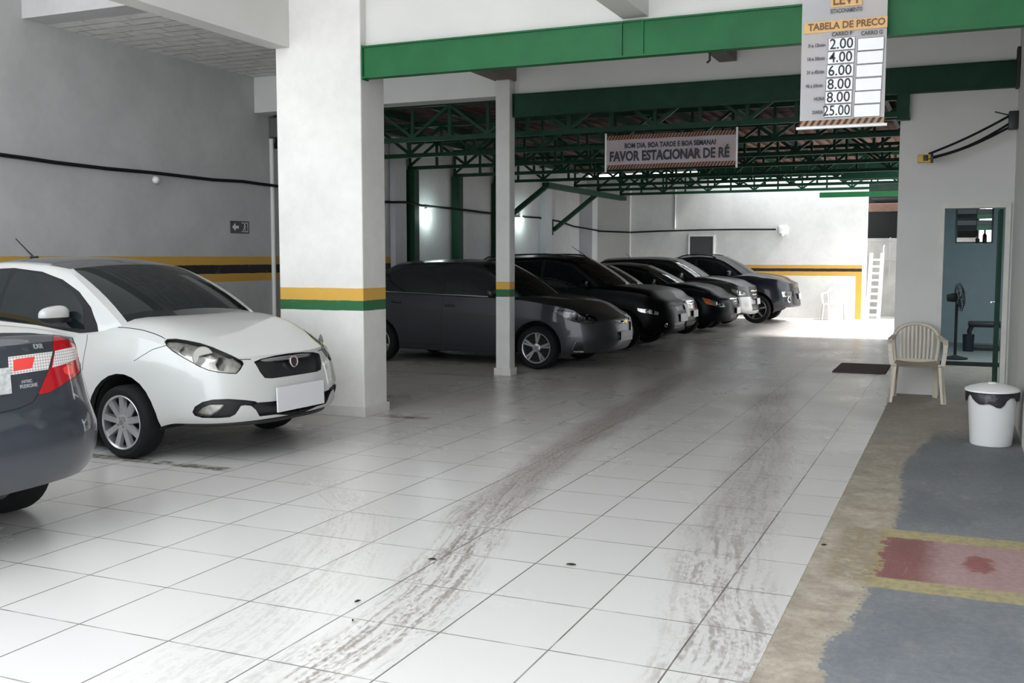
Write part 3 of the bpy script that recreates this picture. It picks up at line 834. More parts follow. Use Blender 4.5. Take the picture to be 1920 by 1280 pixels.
            rows.append(row)
        n = len(ring)
        def kindof(k):
            i0, s0 = ring[k]; i1, s1 = ring[(k + 1) % n]
            a, b = min(i0, i1), max(i0, i1)
            if b <= len(fr) - 1: return 0, (fr[a] + fr[b]) / 2
            if a >= N - len(fr): return 2, (L[a][1] + L[b][1]) / 2
            return 1, 0
        for r, (A, B) in enumerate(zip(rows, rows[1:])):
            tm = (TT[r] + TT[r + 1]) / 2
            for k in range(n):
                kd, f = kindof(k)
                fc = bm.faces.new((A[k], A[(k + 1) % n], B[(k + 1) % n], B[k]))
                v = 10
                if kd == 0 and f < .93 and tm < g.get('wst', .95): v = 11
                if kd == 2 and f < .9 and .1 < tm < .9: v = 12
                fc[lay] = v
        prev = rows[-1]
        for q in (.97, .9, .78, .6, .35, 0):
            cur = []
            for (i, sg), v in zip(ring, rows[-1]):
                xt, yt_, ytc = pt(i, 1)
                z = zroof(xt) + crown * (1 - (yt_ * q / ytc) ** 2)
                cur.append(bm.verts.new((v.co.x, v.co.y * q, z)))
            for k in range(n):
                try: f = bm.faces.new((prev[k], prev[(k + 1) % n], cur[(k + 1) % n], cur[k])); f[lay] = 13
                except ValueError: pass
            prev = cur
        bmesh.ops.remove_doubles(bm, verts=bm.verts[:], dist=2e-4)
        bmesh.ops.dissolve_degenerate(bm, edges=bm.edges[:], dist=1e-5)
        bmesh.ops.recalc_face_normals(bm, faces=bm.faces[:])
        s.gm, s.glay = bm, lay
    # ---- cutting outlines into the shells
    def cut(s, bm, poly, mode, filt, mir=False, reg0=None):
        ly = bm.faces.layers.int['reg']
        C = s.C.copy()
        if mir: C.y = -C.y
        if mode == 'cam':
            rays = []
            for p in poly:
                r = s.ray(*p)
                if mir: r.y = -r.y
                rays.append(r)
            def P2(v):
                return s.pix(Vector((v.x, -v.y, v.z)) if mir else v)
        else:
            ax = {'side': (0, 2), 'front': (1, 2), 'top': (0, 1)}[mode]
            def P2(v): return (v[ax[0]], v[ax[1]])
        us = [p[0] for p in poly]; vs = [p[1] for p in poly]
        u0, u1, v0, v1 = min(us), max(us), min(vs), max(vs)
        cand = []
        for f in bm.faces:
            if reg0 is not None and f[ly] != reg0: continue
            c = f.calc_center_median()
            if not filt(c, f.normal): continue
            if mode == 'cam' and f.normal.dot(C - c) < 0: continue
            q = [P2(v.co) for v in f.verts]
            if max(a for a, b in q) < u0 or min(a for a, b in q) > u1 or max(b for a, b in q) < v0 or min(b for a, b in q) > v1: continue
            cand.append(f)
        n = len(poly)
        for k in range(n):
            a, b = poly[k], poly[(k + 1) % n]
            if mode == 'cam':
                co = C; no = rays[k].cross(rays[(k + 1) % n])
            elif mode == 'side': co = Vector((a[0], 0, a[1])); no = Vector((-(b[1] - a[1]), 0, b[0] - a[0]))
            elif mode == 'front': co = Vector((0, a[0], a[1])); no = Vector((0, -(b[1] - a[1]), b[0] - a[0]))
            else: co = Vector((a[0], a[1], 0)); no = Vector((-(b[1] - a[1]), b[0] - a[0], 0))
            if no.length < 1e-12: continue
            # only faces whose outline box meets this edge's box
            e0, e1, g0, g1 = min(a[0], b[0]), max(a[0], b[0]), min(a[1], b[1]), max(a[1], b[1])
            near, rest = [], []
            for f in cand:
                q = [P2(v.co) for v in f.verts]
                if max(x for x, y in q) < e0 or min(x for x, y in q) > e1 or max(y for x, y in q) < g0 or min(y for x, y in q) > g1: rest.append(f)
                else: near.append(f)
            if not near: continue
            es = {e for f in near for e in f.edges}; vv = {v for f in near for v in f.verts}
            r = bmesh.ops.bisect_plane(bm, geom=near + list(es) + list(vv), dist=1e-6, plane_co=co, plane_no=no)
            cand = rest + [x for x in r['geom'] if isinstance(x, bmesh.types.BMFace)]
            cand = list(dict.fromkeys(f for f in cand if f.is_valid))
        def inside(p):
            c = False; j = n - 1
            for i in range(n):
                (xi, yi), (xj, yj) = poly[i], poly[j]
                if (yi > p[1]) != (yj > p[1]) and p[0] < (xj - xi) * (p[1] - yi) / (yj - yi + 1e-15) + xi: c = not c
                j = i
            return c
        return [f for f in cand if inside(P2(f.calc_center_median()))]
    def patch(s, bm, fs, keep=False):
        o = MB(); mp = {}
        for f in fs:
            vs = []
            for v in f.verts:
                if v not in mp: mp[v] = o.bm.verts.new(v.co)
                vs.append(mp[v])
            try: nf = o.bm.faces.new(vs)
            except ValueError: continue
        if not keep: bmesh.ops.delete(bm, geom=fs, context='FACES')
        o.bm.normal_update()
        return o
    def bvh(s):
        return BVHTree.FromBMesh(s.bm), BVHTree.FromBMesh(s.gm)
    def hit(s, px, py):
        best = None
        for t in s.bvh():
            h = t.ray_cast(s.C, s.ray(px, py))
            if h[0] is not None and (best is None or h[3] < best[3]): best = h
        return best
    def hitf(s, y, z, back=False):
        h = BVHTree.FromBMesh(s.bm).ray_cast(Vector((-9 if back else 9, y, z)), Vector((1 if back else -1, 0, 0)))
        return h if h[0] is not None else None
    # ---- parts
    def frontfilt(s, c, n): return n.x > .02 and c.x > 0.0
    def region(s, poly, mode='front', filt=None, name='grille', m=None, inset=0.0, sides=None, seal=None, lens=False, smooth=40, reflect='reflector', label=None, bm=None):
        """outline cut into the body, both sides when sides == 2"""
        bm = bm or s.bm
        outs = []
        for mir in ([False, True] if sides == 2 else [False]):
            if mode == 'cam':
                f0 = filt or s.frontfilt
                fl = (lambda c, n, q=mir: f0(c, n) and ((c.y >= 0) == q or abs(c.y) < .02)) if sides == 2 else f0
                p = poly
            else:
                fl = filt or s.frontfilt
                p = [(-a, b) for a, b in poly] if (mir and mode != 'side') else poly
                if mode == 'side':
                    f0 = fl; fl = (lambda c, n, q=mir: f0(c, n) and (c.y >= 0) == q) if sides == 2 else f0
            if seal:
                cx = sum(a for a, b in p) / len(p); cy = sum(b for a, b in p) / len(p)
                big = grow(p, seal)
                fs = s.cut(bm, big, mode, fl, mir and mode == 'cam')
                for f in fs: f.material_index = 1
            fs = s.cut(bm, p, mode, fl, mir and mode == 'cam')
            fs = main_part(fs)
            if not fs: continue
            o = s.patch(bm, fs)
            if lens:
                h = MB()
                mp = {v: h.bm.verts.new(v.co - v.normal * .028) for v in o.bm.verts}
                for f in o.bm.faces: h.bm.faces.new([mp[v] for v in f.verts])
                lo = o.build(name, M['lens'], s.root, smooth)
                h.build('reflector', M[reflect] if isinstance(reflect, str) else reflect, lo, smooth)
                outs.append(lo)
            else:
                if inset:
                    # recess: the patch sinks and keeps a wall to the body outline
                    bd = [e for e in o.bm.edges if e.is_boundary]
                    top = {}
                    nrm = {v: v.normal.copy() for v in o.bm.verts}
                    for e in bd:
                        for v in e.verts:
                            if v not in top: top[v] = o.bm.verts.new(v.co)
                    for v, nn in nrm.items(): v.co -= nn * inset
                    for e in bd:
                        a, b_ = e.verts
                        try: o.bm.faces.new((a, b_, top[b_], top[a]))
                        except ValueError: pass
                outs.append(o.build(name, m, s.root, smooth))
            if label: outs[-1]['label'] = label
        return outs
    def seams(s, lines, mode='side', wd=.0055, filt=None, bm=None):
        for ln in lines:
            for a, b in zip(ln, ln[1:]):
                d = Vector((b[0] - a[0], b[1] - a[1])); l = d.length
                if l < 1e-6: continue
                d /= l; nx, ny = -d.y * wd / 2, d.x * wd / 2
                poly = [(a[0] + nx, a[1] + ny), (b[0] + nx, b[1] + ny), (b[0] - nx, b[1] - ny), (a[0] - nx, a[1] - ny)]
                for f in s.cut(bm or s.bm, poly, mode, filt or (lambda c, n: True)): f.material_index = 1
    def wheels(s, spokes=9, rim=None, paired=False, hub=.06, rr=None, sw=.045):
        sp = s.sp; r = sp['rw']; rr = rr or r * .72
        rim = rim or M['alloy']
        first = None
        for xa in (0.0, -sp['wb']):
            for sg in (-1, 1):
                if first is None:
                    b = MB(); wdt = .19
                    prof = [(rr, 0.0), (rr + .012, -.004), (r - .03, -.006), (r - .008, .012), (r, .035), (r, wdt - .035), (r - .008, wdt - .012), (r - .03, wdt + .004), (rr, wdt)]
                    b.lathe(prof + [(rr, 0.0)], axis='y', n=40)
                    wobj = b.build('wheel', M['rubber'], s.root, 35)
                    b = MB()
                    b.lathe([(rr + .002, .002), (rr - .004, -.003), (rr - .016, .004), (rr - .022, .05), (rr - .022, .15), (rr + .001, .16), (rr + .002, .002)], axis='y', n=40)
                    for k in range(spokes):
                        aa = [2 * PI * k / spokes + .2]
                        if paired: aa = [2 * PI * k / spokes + .2 - .13, 2 * PI * k / spokes + .2 + .13]
                        for a in aa:
                            ca = 2 * PI * k / spokes + .2 if paired else a
                            p = Vector((hub * .8 * math.cos(ca), .012, hub * .8 * math.sin(ca))); q = Vector(((rr - .012) * math.cos(a), .010, (rr - .012) * math.sin(a)))
                            t = (q - p).normalized(); sd = t.cross(Vector((0, 1, 0)))
                            w0, w1 = sw * .55, sw * .62
                            vs = []
                            for c, wq in ((p, w0), (q, w1)):
                                vs += [b.bm.verts.new(c + sd * wq + Vector((0, .028, 0))), b.bm.verts.new(c + sd * wq * .75), b.bm.verts.new(c - sd * wq * .75), b.bm.verts.new(c - sd * wq + Vector((0, .028, 0)))]
                            for q4 in ((0, 1, 5, 4), (1, 2, 6, 5), (2, 3, 7, 6), (0, 3, 7, 4)): b._f([vs[i] for i in q4])
                    b.lathe([(0, .002), (hub * .55, .004), (hub * .95, .010), (hub, .045)], axis='y', n=24)
                    ro = b.build('rim', rim, wobj, 30)
                    b = MB(); b.lathe([(0, .062), (rr - .02, .062), (rr - .02, .08), (0, .08)], axis='y', n=28)
                    b.build('spoke_shade_disc', M['void'], wobj)  # near-black disc painting the shade behind the spokes
                    b = MB()
                    for k in range(4):
                        a = 2 * PI * k / 4 + .5
                        b.lathe([(0, .0), (.009, .0), (.009, .012)], c=(hub * .62 * math.cos(a), .0, hub * .62 * math.sin(a)), axis='y', n=8)
                    b.lathe([(0, -.001), (hub * .34, .0), (hub * .38, .008)], axis='y', n=16)
                    b.build('hub_cap', M['alloydark'], wobj, 30)
                    o = wobj; first = wobj
                else:
                    o = copy_tree(first, s.root)
                o.location = (xa, sg * (sp['w'] + sp.get('wo', 0)), r)
                o.rotation_euler = (0, random.random() * 1.2 if o is not first else 0, 0 if sg < 0 else PI)
    def mirror(s, x, y, z, m, base=None, sc=1.0):
        base = base or M['black']
        for sg in (-1, 1):
            b = MB()
            bmesh.ops.create_uvsphere(b.bm, u_segments=24, v_segments=14, radius=1.0)
            for v in b.bm.verts:
                p = v.co; e = (abs(p.x) ** 2.8 + abs(p.y) ** 2.8 + abs(p.z) ** 2.8) ** (-1 / 2.8)
                v.co = Vector((p.x * e * .065, p.y * e * .122, p.z * e * .078))
            for v in b.bm.verts:
                k = (v.co.y * sg + .122) / .244
                v.co.z *= lerp(.78, 1.0, 1 - k); v.co.x *= lerp(.8, 1, 1 - k); v.co.z += -.01 * k
                v.co *= sc
            lo = MB()
            bmesh.ops.bisect_plane(b.bm, geom=b.bm.faces[:] + b.bm.edges[:] + b.bm.verts[:], dist=1e-5, plane_co=(0, 0, -.022), plane_no=(0, 0, 1))
            fs = [f for f in b.bm.faces if f.calc_center_median().z < -.022]
            q = s.patch(b.bm, fs)
            c = b.build('mirror', m, s.root, 50, loc=(x, sg * y, z))
            q.box(-.03, .035, -sg * .16 * sc, -sg * .09 * sc, -.065, -.03, .01)
            q.build('mirror_foot', base, c, 50)
    def handle(s, x, y, z, m=None, parent=None):
        for sg in (-1, 1):
            b = MB()
            b.tube([(x - .085, sg * (y - .02), z), (x - .07, sg * (y + .018), z + .003), (x, sg * (y + .026), z + .006), (x + .07, sg * (y + .018), z + .004), (x + .085, sg * (y - .02), z)], [.010, .014, .015, .014, .010], 8)
            b.build('door_handle', m or s.paint, s.root, 60)
    def windows(s, glass_polys, trim_poly=None, trimmat=None, top=None):
        flt = lambda c, n: abs(n.y) > .28 and c.z < s.sp['zmax'] - .02
        gm = s.gm; ly = s.glay
        if trim_poly:
            for sg in (False, True):
                fs = s.cut(gm, trim_poly, 'side', lambda c, n, q=sg: flt(c, n) and (c.y >= 0) == q)
                fs = [f for f in fs if f[ly] in (10,)]
                for f in fs: f.material_index = 1
        for gp in glass_polys:
            for sg in (False, True):
                fs = s.cut(gm, gp, 'side', lambda c, n, q=sg: flt(c, n) and (c.y >= 0) == q)
                fs = [f for f in fs if f[ly] == 10]
                if fs: s.patch(gm, fs).build('side_window', s.sp.get('glass', M['glass']), s.root, 60)
        for v, nm in ((11, 'windshield'), (12, 'rear_window')):
            fs = [f for f in gm.faces if f[ly] == v]
            if fs: s.patch(gm, fs).build(nm, s.sp.get('glass', M['glass']), s.root, 60)
    def finish(s, roofmat=None):
        gm, ly = s.gm, s.glay
        if roofmat:
            fs = [f for f in gm.faces if f[ly] == 13 and abs(f.calc_center_median().y) < s.sp['g']['wt'] * .9]
            s.patch(gm, fs).build('roof_panel', roofmat, s.root, 60)
        o = MB(); o.bm.free(); o.bm = gm
        o.build('cabin', [s.paint, s.sp.get('trim', M['gap'])], s.root, 48)
        # bonnet and boot lid are the top of the lower shell
        bm, rg = s.bm, s.reg
        x0 = s.sp['cowl']
        fs = [f for f in bm.faces if f[rg] == 1 and f.calc_center_median().x > x0 - .25 and f.material_index == 0]
        s.patch(bm, fs).build('bonnet', s.paint, s.root, 50)
        fs = [f for f in bm.faces if f[rg] == 2]
        s.patch(bm, fs).build('underbody', M['void'], s.root)
        o = MB(); o.bm.free(); o.bm = bm
        o.build('body', [s.paint, M['gap']], s.root, 42)
        for q in s.liner: q.build('wheel_arch_liner', M['void'], s.root)

def main_part(fs):
    """the connected pieces of a cut that are large enough to keep"""
    left = set(fs); comps = []
    while left:
        st = [left.pop()]; comp = []
        while st:
            f = st.pop(); comp.append(f)
            for e in f.edges:
                for g in e.link_faces:
                    if g in left: left.discard(g); st.append(g)
        comps.append(comp)
    if not comps: return []
    return max(comps, key=lambda c: sum(f.calc_area() for f in c))

def grow(p, d):
    """offset of a closed outline"""
    n = len(p); A = sum(p[i][0] * p[(i + 1) % n][1] - p[(i + 1) % n][0] * p[i][1] for i in range(n))
    sg = 1 if A > 0 else -1
    out = []
    for i in range(n):
        a, b, c = Vector(p[i - 1]), Vector(p[i]), Vector(p[(i + 1) % n])
        u = (b - a).normalized(); v = (c - b).normalized()
        nn = Vector((u.y, -u.x)) + Vector((v.y, -v.x))
        if nn.length < 1e-6: nn = Vector((u.y, -u.x))
        nn.normalize()
        k = max(.5, nn.dot(Vector((u.y, -u.x))))
        out.append(tuple(b + nn * (d * sg / k)))
    return out

FPLAN = [(0, 0), (.006, .2), (.028, .4), (.07, .58), (.14, .74), (.25, .865), (.40, .94), (.60, .985), (.85, 1.0)]
RPLAN = [(0, 0), (.008, .3), (.03, .52), (.075, .72), (.15, .86), (.27, .945), (.45, .985), (.75, 1.0)]
SIDE = [(0, .94), (.06, .965), (.16, .985), (.35, 1.0), (.55, .995), (.72, .985), (.85, .97), (1, .95)]
def c6(pts): return [(280 + x / 5.053, 600 + y / 5.053) for x, y in pts]

def lamp_bowls(car, pts, r, depth=.012, m='bowl', mir=True):
    """round bowls set behind the lens at photo pixels (car's right side, mirrored)"""
    for (px, py, k) in pts:
        h = car.hit(px, py)
        if not h: continue
        p, n = h[0], h[1]
        for sg in ((1, -1) if mir else (1,)):
            b = MB()
            c = Vector((p.x, p.y * sg, p.z)); nn = Vector((n.x, n.y * sg, n.z))
            ax = (nn + Vector((1, 0, 0))).normalized()
            q = ax.to_track_quat('Z', 'Y').to_matrix()
            R = r * k
            b.lathe([(R, 0), (R * .92, 0), (R * .7, -.012), (R * .3, -.018), (0, -.019)], n=20, mtx=q, c=c - nn * depth)
            b.lathe([(R * .26, -.017), (R * .24, -.006), (0, -.002)], n=12, mtx=q, c=c - nn * depth)
            yield b.build('lamp_bowl', M[m], car.root, 50)

def on_nose(car, name, m, y, z, wd, ht, th=.012, back=False, off=.004, bev=.003, tilt=0, parent=None):
    h = car.hitf(y, z, back)
    p, n = h[0], h[1]
    sg = -1 if back else 1
    b = MB(); b.box(-th / 2, th / 2, -wd / 2, wd / 2, -ht / 2, ht / 2, bev)
    o = b.build(name, m, parent or car.root)
    yaw = math.atan2(n.y, n.x); 
    pit = math.asin(max(-1, min(1, n.z)))
    o.location = p + n * (off + th / 2)
    o.rotation_euler = (0, -pit * .7 + tilt, yaw if not back else yaw)
    return o

# ---------------------------------------------------------------- white hatch-like sedan
def white_car():
    wp = paint('white_car_paint', (0.50, 0.505, 0.49, 1), 0, .4, .7)
    sp = dict(paint=wp, xf=.985, xr=-3.0, w=.85, wb=2.33, rw=.275, ra=.355, zmax=1.47, cowl=-.15,
        zb=[(-3.0, .30), (-2.4, .20), (-.5, .17), (.3, .25), (.5, .295), (.8, .30), (.985, .30)],
        zs=[(-3.0, .93), (-2.6, .985), (-1.0, .955), (-.45, .915), (-.1, .925), (.25, .895), (.5, .84), (.75, .785), (.985, .768)],
        zc=[(-3.0, .93), (-2.6, 1.0), (-1.0, 1.0), (-.25, 1.045), (0, 1.04), (.3, 1.0), (.6, .92), (.8, .84), (.985, .768)],
        pw=[(-3, 4), (-.3, 4), (-.12, 8), (.1, 9), (.5, 6), (.985, 3)],
        nose=[(.2, -.09), (.27, -.04), (.36, -.004), (.44, 0), (.55, -.012), (.65, -.035), (.72, -.062), (.765, -.095), (.85, -.11)],
        tail=[(.2, -.1), (.35, 0), (.6, -.02), (.9, -.1), (1.0, -.14)],
        side=SIDE, tuck=[(-3, .90), (-2.3, .945), (-.4, .95), (.1, .93), (.5, .93), (.985, .97)],
        fplan=FPLAN, rplan=RPLAN,
        g=dict(bx0=.05, bx1=-2.62, tx0=-.75, wst=1.1, tx1=-2.20, w=.815, wt=.655, bf=.14, tf=.10, crown=.055,
            zbase=[(-2.7, .97), (-1.0, .945), (-.45, .90), (-.2, .92), (-.1, .985), (.05, 1.0)],
            zroof=[(-2.4, 1.36), (-2.0, 1.425), (-1.5, 1.452), (-1.1, 1.437), (-.86, 1.405), (-.75, 1.385)],
            yb=[(0, .90), (.08, .955), (.25, 1), (.7, 1), (.9, .95), (1, .86)]))
    c = Car('white_sedan', 'white sedan with dark roof and blank plate, nose beside the thick column', 'car', -5.604, 6.594, -5, sp)
    # lamp bowls found on the uncut skin
    bowls = list(lamp_bowls(c, [(*c6([(505, 350)])[0], 1.45), (*c6([(690, 405)])[0], .95), (*c6([(330, 280)])[0], .7)], .055, .016))
    emb = c.hit(*c6([(1358, 388)])[0])
    # front outlines
    hl = c6([(152, 205), (172, 186), (250, 183), (350, 197), (480, 224), (600, 264), (700, 307), (800, 352), (876, 392), (886, 414), (856, 468), (822, 502), (760, 500), (650, 489), (560, 469), (470, 432), (400, 392), (300, 337), (222, 288), (172, 243)])
    front = lambda q, n: n.x > -.05 and q.x > .05 and n.z > -.8
    c.region(hl, 'cam', front, 'headlight', lens=True, sides=2, seal=1.6)
    gr = [(-.375, .735), (-.30, .752), (-.15, .764), (0, .768), (.15, .764), (.30, .752), (.375, .735), (.355, .66), (.325, .612), (.26, .604), (0, .604), (-.26, .604), (-.325, .612), (-.355, .66)]
    gr = [(a, b - .006) for a, b in gr]
    c.region(gr, 'front', None, 'grille', M['grillemesh'], inset=.022)
    low = c6([(1030, 780), (1160, 770), (1417, 735), (1417, 905), (1200, 893), (1045, 912), (1010, 850), (965, 812)])
    fog = c6([(408, 872), (430, 820), (500, 776), (600, 752), (750, 746), (900, 756), (1000, 768), (1028, 782), (965, 812), (905, 806), (868, 812), (845, 850), (815, 893), (760, 920), (640, 928), (500, 926), (430, 905)])
    c.region(c6([(452, 882), (500, 832), (572, 803), (718, 800), (650, 872), (575, 914), (482, 906)]), 'cam', front, 'fog_lamp', lens=True, sides=2)
    c.region(fog, 'cam', front, 'fog_lamp_housing', M['black'], inset=.02, sides=2)
    c.region(low, 'cam', front, 'lower_grille', M['grillemesh'], inset=.03, sides=2)
    # slats of the grille, chrome upper half
    for z in (.632, .66, .688):
        b = MB(); pts = [(c.sp['xf'] - .078 - .10 * abs(y / .34) ** 2.2, y, z) for y in [(-.33 + .066 * k) for k in range(11)]]
        b.tube(pts, .006, 6); b.build('grille_slat', M['black'], c.root, 60)
    b = MB()
    b.tube([(.925 - .125 * abs(y / .36) ** 2.2, y, .722 + .012 * (1 - (y / .36) ** 2)) for y in [(-.35 + .07 * k) for k in range(11)]], .016, 8)
    b.build('grille_bar', M['alloydark'], c.root, 60)
    # round emblem
    q = Vector((1, 0, .12)).normalized().to_track_quat('Z', 'Y').to_matrix()
    b = MB(); b.lathe([(.047, 0), (.047, .010), (.042, .014), (.034, .010), (.034, 0)], mtx=q, c=emb[0] + Vector((.004, 0, 0)), n=28)
    e = b.build('emblem', M['chrome'], c.root, 40)
    b = MB(); b.lathe([(.035, 0), (.035, .008), (0, .009)], mtx=q, c=emb[0] + Vector((.004, 0, 0)), n=28)
    b.build('emblem_face', mat('dark_red_enamel', (0.05, 0.02, 0.03, 1), .25), e, 40)
    # plate
    on_nose(c, 'number_plate', M['blankplate'], 0.0, .44, .56, .185, .012, off=.012, bev=0)
    # panel gaps
    sd = lambda q, n: abs(n.y) > .3 and c.bm is not None
    c.seams([[(-.385, .915), (-.40, .78), (-.42, .60), (-.40, .30)], [(-1.52, .965), (-1.52, .60), (-1.50, .30)], [(-2.35, .98), (-2.2, .75), (-2.0, .55)]], 'side', .006, sd)
    c.seams([[(-.40, .30), (-1.95, .30)]], 'side', .006, sd)
    c.seams([[(.14, .74), (.30, .83), (.42, .865)]], 'side', .005, sd)
    c.seams([[(.385, .748), (.46, .752), (.55, .757)], [(-.385, .748), (-.46, .752), (-.55, .757)]], 'front', .006, lambda q, n: q.x > .6)
    dlo = [(-.285, .900), (-.33, .99), (-.44, 1.12), (-.60, 1.23), (-.82, 1.325), (-1.06, 1.385), (-1.4, 1.413), (-1.8, 1.398), (-2.15, 1.325), (-2.40, 1.19), (-2.5, 1.06), (-2.48, 1.02), (-1.8, 1.005), (-.966, .968), (-.435, .916)]
    fw = [(-.44, .95), (-.52, 1.12), (-.66, 1.225), (-.85, 1.31), (-1.07, 1.368), (-1.36, 1.395), (-1.40, 1.30), (-1.44, 1.0), (-.966, .975)]
    rw = [(-1.47, 1.01), (-1.45, 1.25), (-1.43, 1.395), (-1.8, 1.38), (-2.12, 1.31), (-2.35, 1.18), (-2.44, 1.05), (-1.8, 1.015)]
    c.windows([fw, rw], dlo)
    # bonnet edge lines
    for sg in (1, -1):
        b = MB(); zc, zs, pw = pchip(sp['zc']), pchip(sp['zs']), pchip(sp['pw'])
        pts = []
        for k in range(15):
            x = lerp(-.12, .40, k / 14); y = sg * lerp(.745, .735, k / 14)
            h = BVHTree.FromBMesh(c.bm).ray_cast(Vector((x, y, 2)), Vector((0, 0, -1)))
            if h[0] is not None: pts.append(h[0] + Vector((0, 0, .0005)))
        b.tube(pts, .0035, 6); b.build('bonnet_gap', M['gap'], c.root)
    c.handle(-1.36, .825, .80, wp); c.handle(-2.2, .825, .83, wp)
    c.mirror(-.63, .91, 1.065, wp)
    b = MB(); b.tube([(-2.0, -.05, 1.50), (-2.12, -.05, 1.585), (-2.235, -.05, 1.665)], [.009, .006, .005], 8); b.box(-2.03, -1.95, -.07, -.03, 1.48, 1.51, .008)
    b.build('antenna', M['black'], c.root, 40)
    # wiper arms on the windscreen foot
    c.wheels(9, M['alloy'], sw=.05, rr=.205)
    b = MB(); b.tube([(.93 - .40 * abs(y / .72) ** 3.2, y, .285) for y in [(-.72 + .06 * k) for k in range(25)]], .022, 8); b.build('bumper_lip', M['black'], c.root, 60)
    roof = paint('black_roof_paint', (0.05, 0.052, 0.055, 1), 0, .25)
    c.finish(roof)
    return c
white_car()
# ---------------------------------------------------------------- dark grey sedan seen from behind (left edge of the photo)
def c8(pts): return [(x / 8.0, 600 + y / 8.0) for x, y in pts]
def rear_sedan():
    gp = paint('slate_grey_car_paint', (0.040, 0.047, 0.062, 1), .35, .34)
    sp = dict(paint=gp, xf=.80, xr=-3.40, w=.875, wb=2.48, rw=.295, ra=.36, zmax=1.42, cowl=-.2,
        zb=[(-3.4, .33), (-3.0, .30), (-2.7, .2), (-.4, .18), (.3, .2), (.8, .24)],
        zs=[(-3.4, 1.06), (-3.0, 1.05), (-2.4, 1.0), (-1.2, .95), (-.4, .92), (.3, .82), (.8, .70)],
        zc=[(-3.4, 1.06), (-3.25, 1.095), (-3.0, 1.095), (-2.4, 1.06), (-1.0, 1.0), (-.3, 1.0), (.3, .92), (.8, .70)],
        pw=[(-3.4, 3), (-3.0, 5), (-2.3, 8), (0, 6), (.8, 3)],
        nose=[(.2, -.08), (.4, 0), (.6, -.03), (.7, -.1)],
        tail=[(.28, -.12), (.36, -.045), (.46, -.008), (.55, 0), (.63, -.012), (.68, -.045), (.72, -.065), (.85, -.085), (.95, -.095), (1.0, -.10), (1.05, -.115)],
        side=[(0, .93), (.06, .96), (.16, .985), (.35, 1.0), (.55, .995), (.72, .975), (.85, .955), (1, .93)],
        tuck=[(-3.4, .965), (-2.6, .93), (-1, .93), (.8, .93)],
        fplan=FPLAN, rplan=[(0, 0), (.008, .3), (.035, .55), (.085, .74), (.17, .88), (.30, .955), (.50, .985), (.80, 1.0)],
        nr=40, g=dict(bx0=-.2, bx1=-2.85, tx0=-1.0, tx1=-2.0, w=.80, wt=.60, bf=.2, br=.18, tf=.1, tr=.05, crown=.05,
            zbase=[(-2.9, 1.02), (-1.2, .95), (-.3, .94)], zroof=[(-2.1, 1.35), (-1.6, 1.385), (-1.0, 1.34)]))
    c = Car('dark_grey_sedan', 'dark grey sedan seen from behind with red and white tail lights, at the left edge', 'car', -7.62, 3.50, 180, sp)
    back = lambda q, n: q.x < -2.6 and (n.x < -.02 or n.y < -.3)
    badge = [c.hit(*c8([(570, 395)])[0]), c.hit(*c8([(400, 920)])[0]), c.hit(*c8([(430, 985)])[0])]
    red = c8([(800, 228), (870, 228), (1000, 288), (1140, 372), (1188, 470), (1203, 640), (1196, 775), (1125, 848), (950, 958), (760, 1075), (600, 1115), (580, 1105), (655, 920), (762, 690), (822, 480), (795, 430)])
    wht = c8([(826, 462), (960, 430), (1128, 398), (1148, 480), (1138, 588), (1000, 648), (785, 712)])
    glow = c8([(945, 720), (1010, 670), (1085, 690), (1110, 780), (1050, 830), (965, 790)])
    c.region(wht, 'cam', back, 'reverse_lamp', M['whitelens'], sides=2, label='white ribbed lens')
    c.region(glow, 'cam', back, 'reflector', M['redlens2'], sides=2)
    c.region(red, 'cam', back, 'tail_light', M['redlens'], sides=2, seal=1.2, label='red tail light')
    inr = c8([(200, 600), (258, 580), (522, 545), (482, 720), (200, 770)])
    inn = c8([(122, 552), (790, 470), (724, 738), (132, 828)])
    c.region(inr, 'cam', back, 'reflector', M['redlens2'], sides=2)
    c.region(inn, 'cam', back, 'boot_lamp', M['whitelens'], sides=2, seal=.8, label='white ribbed lamp on the boot lid')
    # boot lid outline, plate recess, bumper line
    def line(pts):
        q = []
        for px, py in pts: q.append((px, py))
        return q
    for a, b_ in (((-40, 792), (0, 774)), ((0, 774), (34, 766)), ((34, 766), (62, 754)), ((62, 754), (72, 738)), ((98, 690), (104, 660))):
        d = Vector((b_[0] - a[0], b_[1] - a[1])).normalized(); nx, ny = -d.y * 1.3, d.x * 1.3
        poly = [(a[0] + nx, a[1] + ny), (b_[0] + nx, b_[1] + ny), (b_[0] - nx, b_[1] - ny), (a[0] - nx, a[1] - ny)]
        for mir in (False, True):
            for f in c.cut(c.bm, poly, 'cam', lambda q, n, m_=mir: back(q, n) and ((q.y >= 0) == m_), mir): f.material_index = 1
    chrome = mat('silver_badge', (0.6, 0.61, 0.62, 1), .3, metal=.7)
    for (h, body, size) in ((badge[0], 'LXR', .036), (badge[1], 'i-VTEC', .022), (badge[2], 'FLEXONE', .026)):
        if not h: continue
        n = h[1]; x = Vector((0, -1, 0)); x = (x - n * x.dot(n)).normalized(); y = n.cross(x)
        mt = Matrix.Translation(h[0] + n * .001) @ Matrix((x, y, n)).transposed().to_4x4()
        text_mesh('badge', body, size, chrome, c.root, mt, .003, bold=.0006)
    on_nose(c, 'number_plate', M['plate'], .03, .89, .32, .13, back=True)
    c.windows([[(-.55, .97), (-1.0, 1.27), (-1.45, 1.335), (-1.45, .975)], [(-1.5, .985), (-1.5, 1.335), (-2.0, 1.30), (-2.5, 1.05)]])
    c.wheels(7, M['alloy'])
    c.mirror(-.75, .93, 1.0, gp); c.handle(-1.4, .85, .83, gp); c.handle(-2.3, .85, .86, gp)
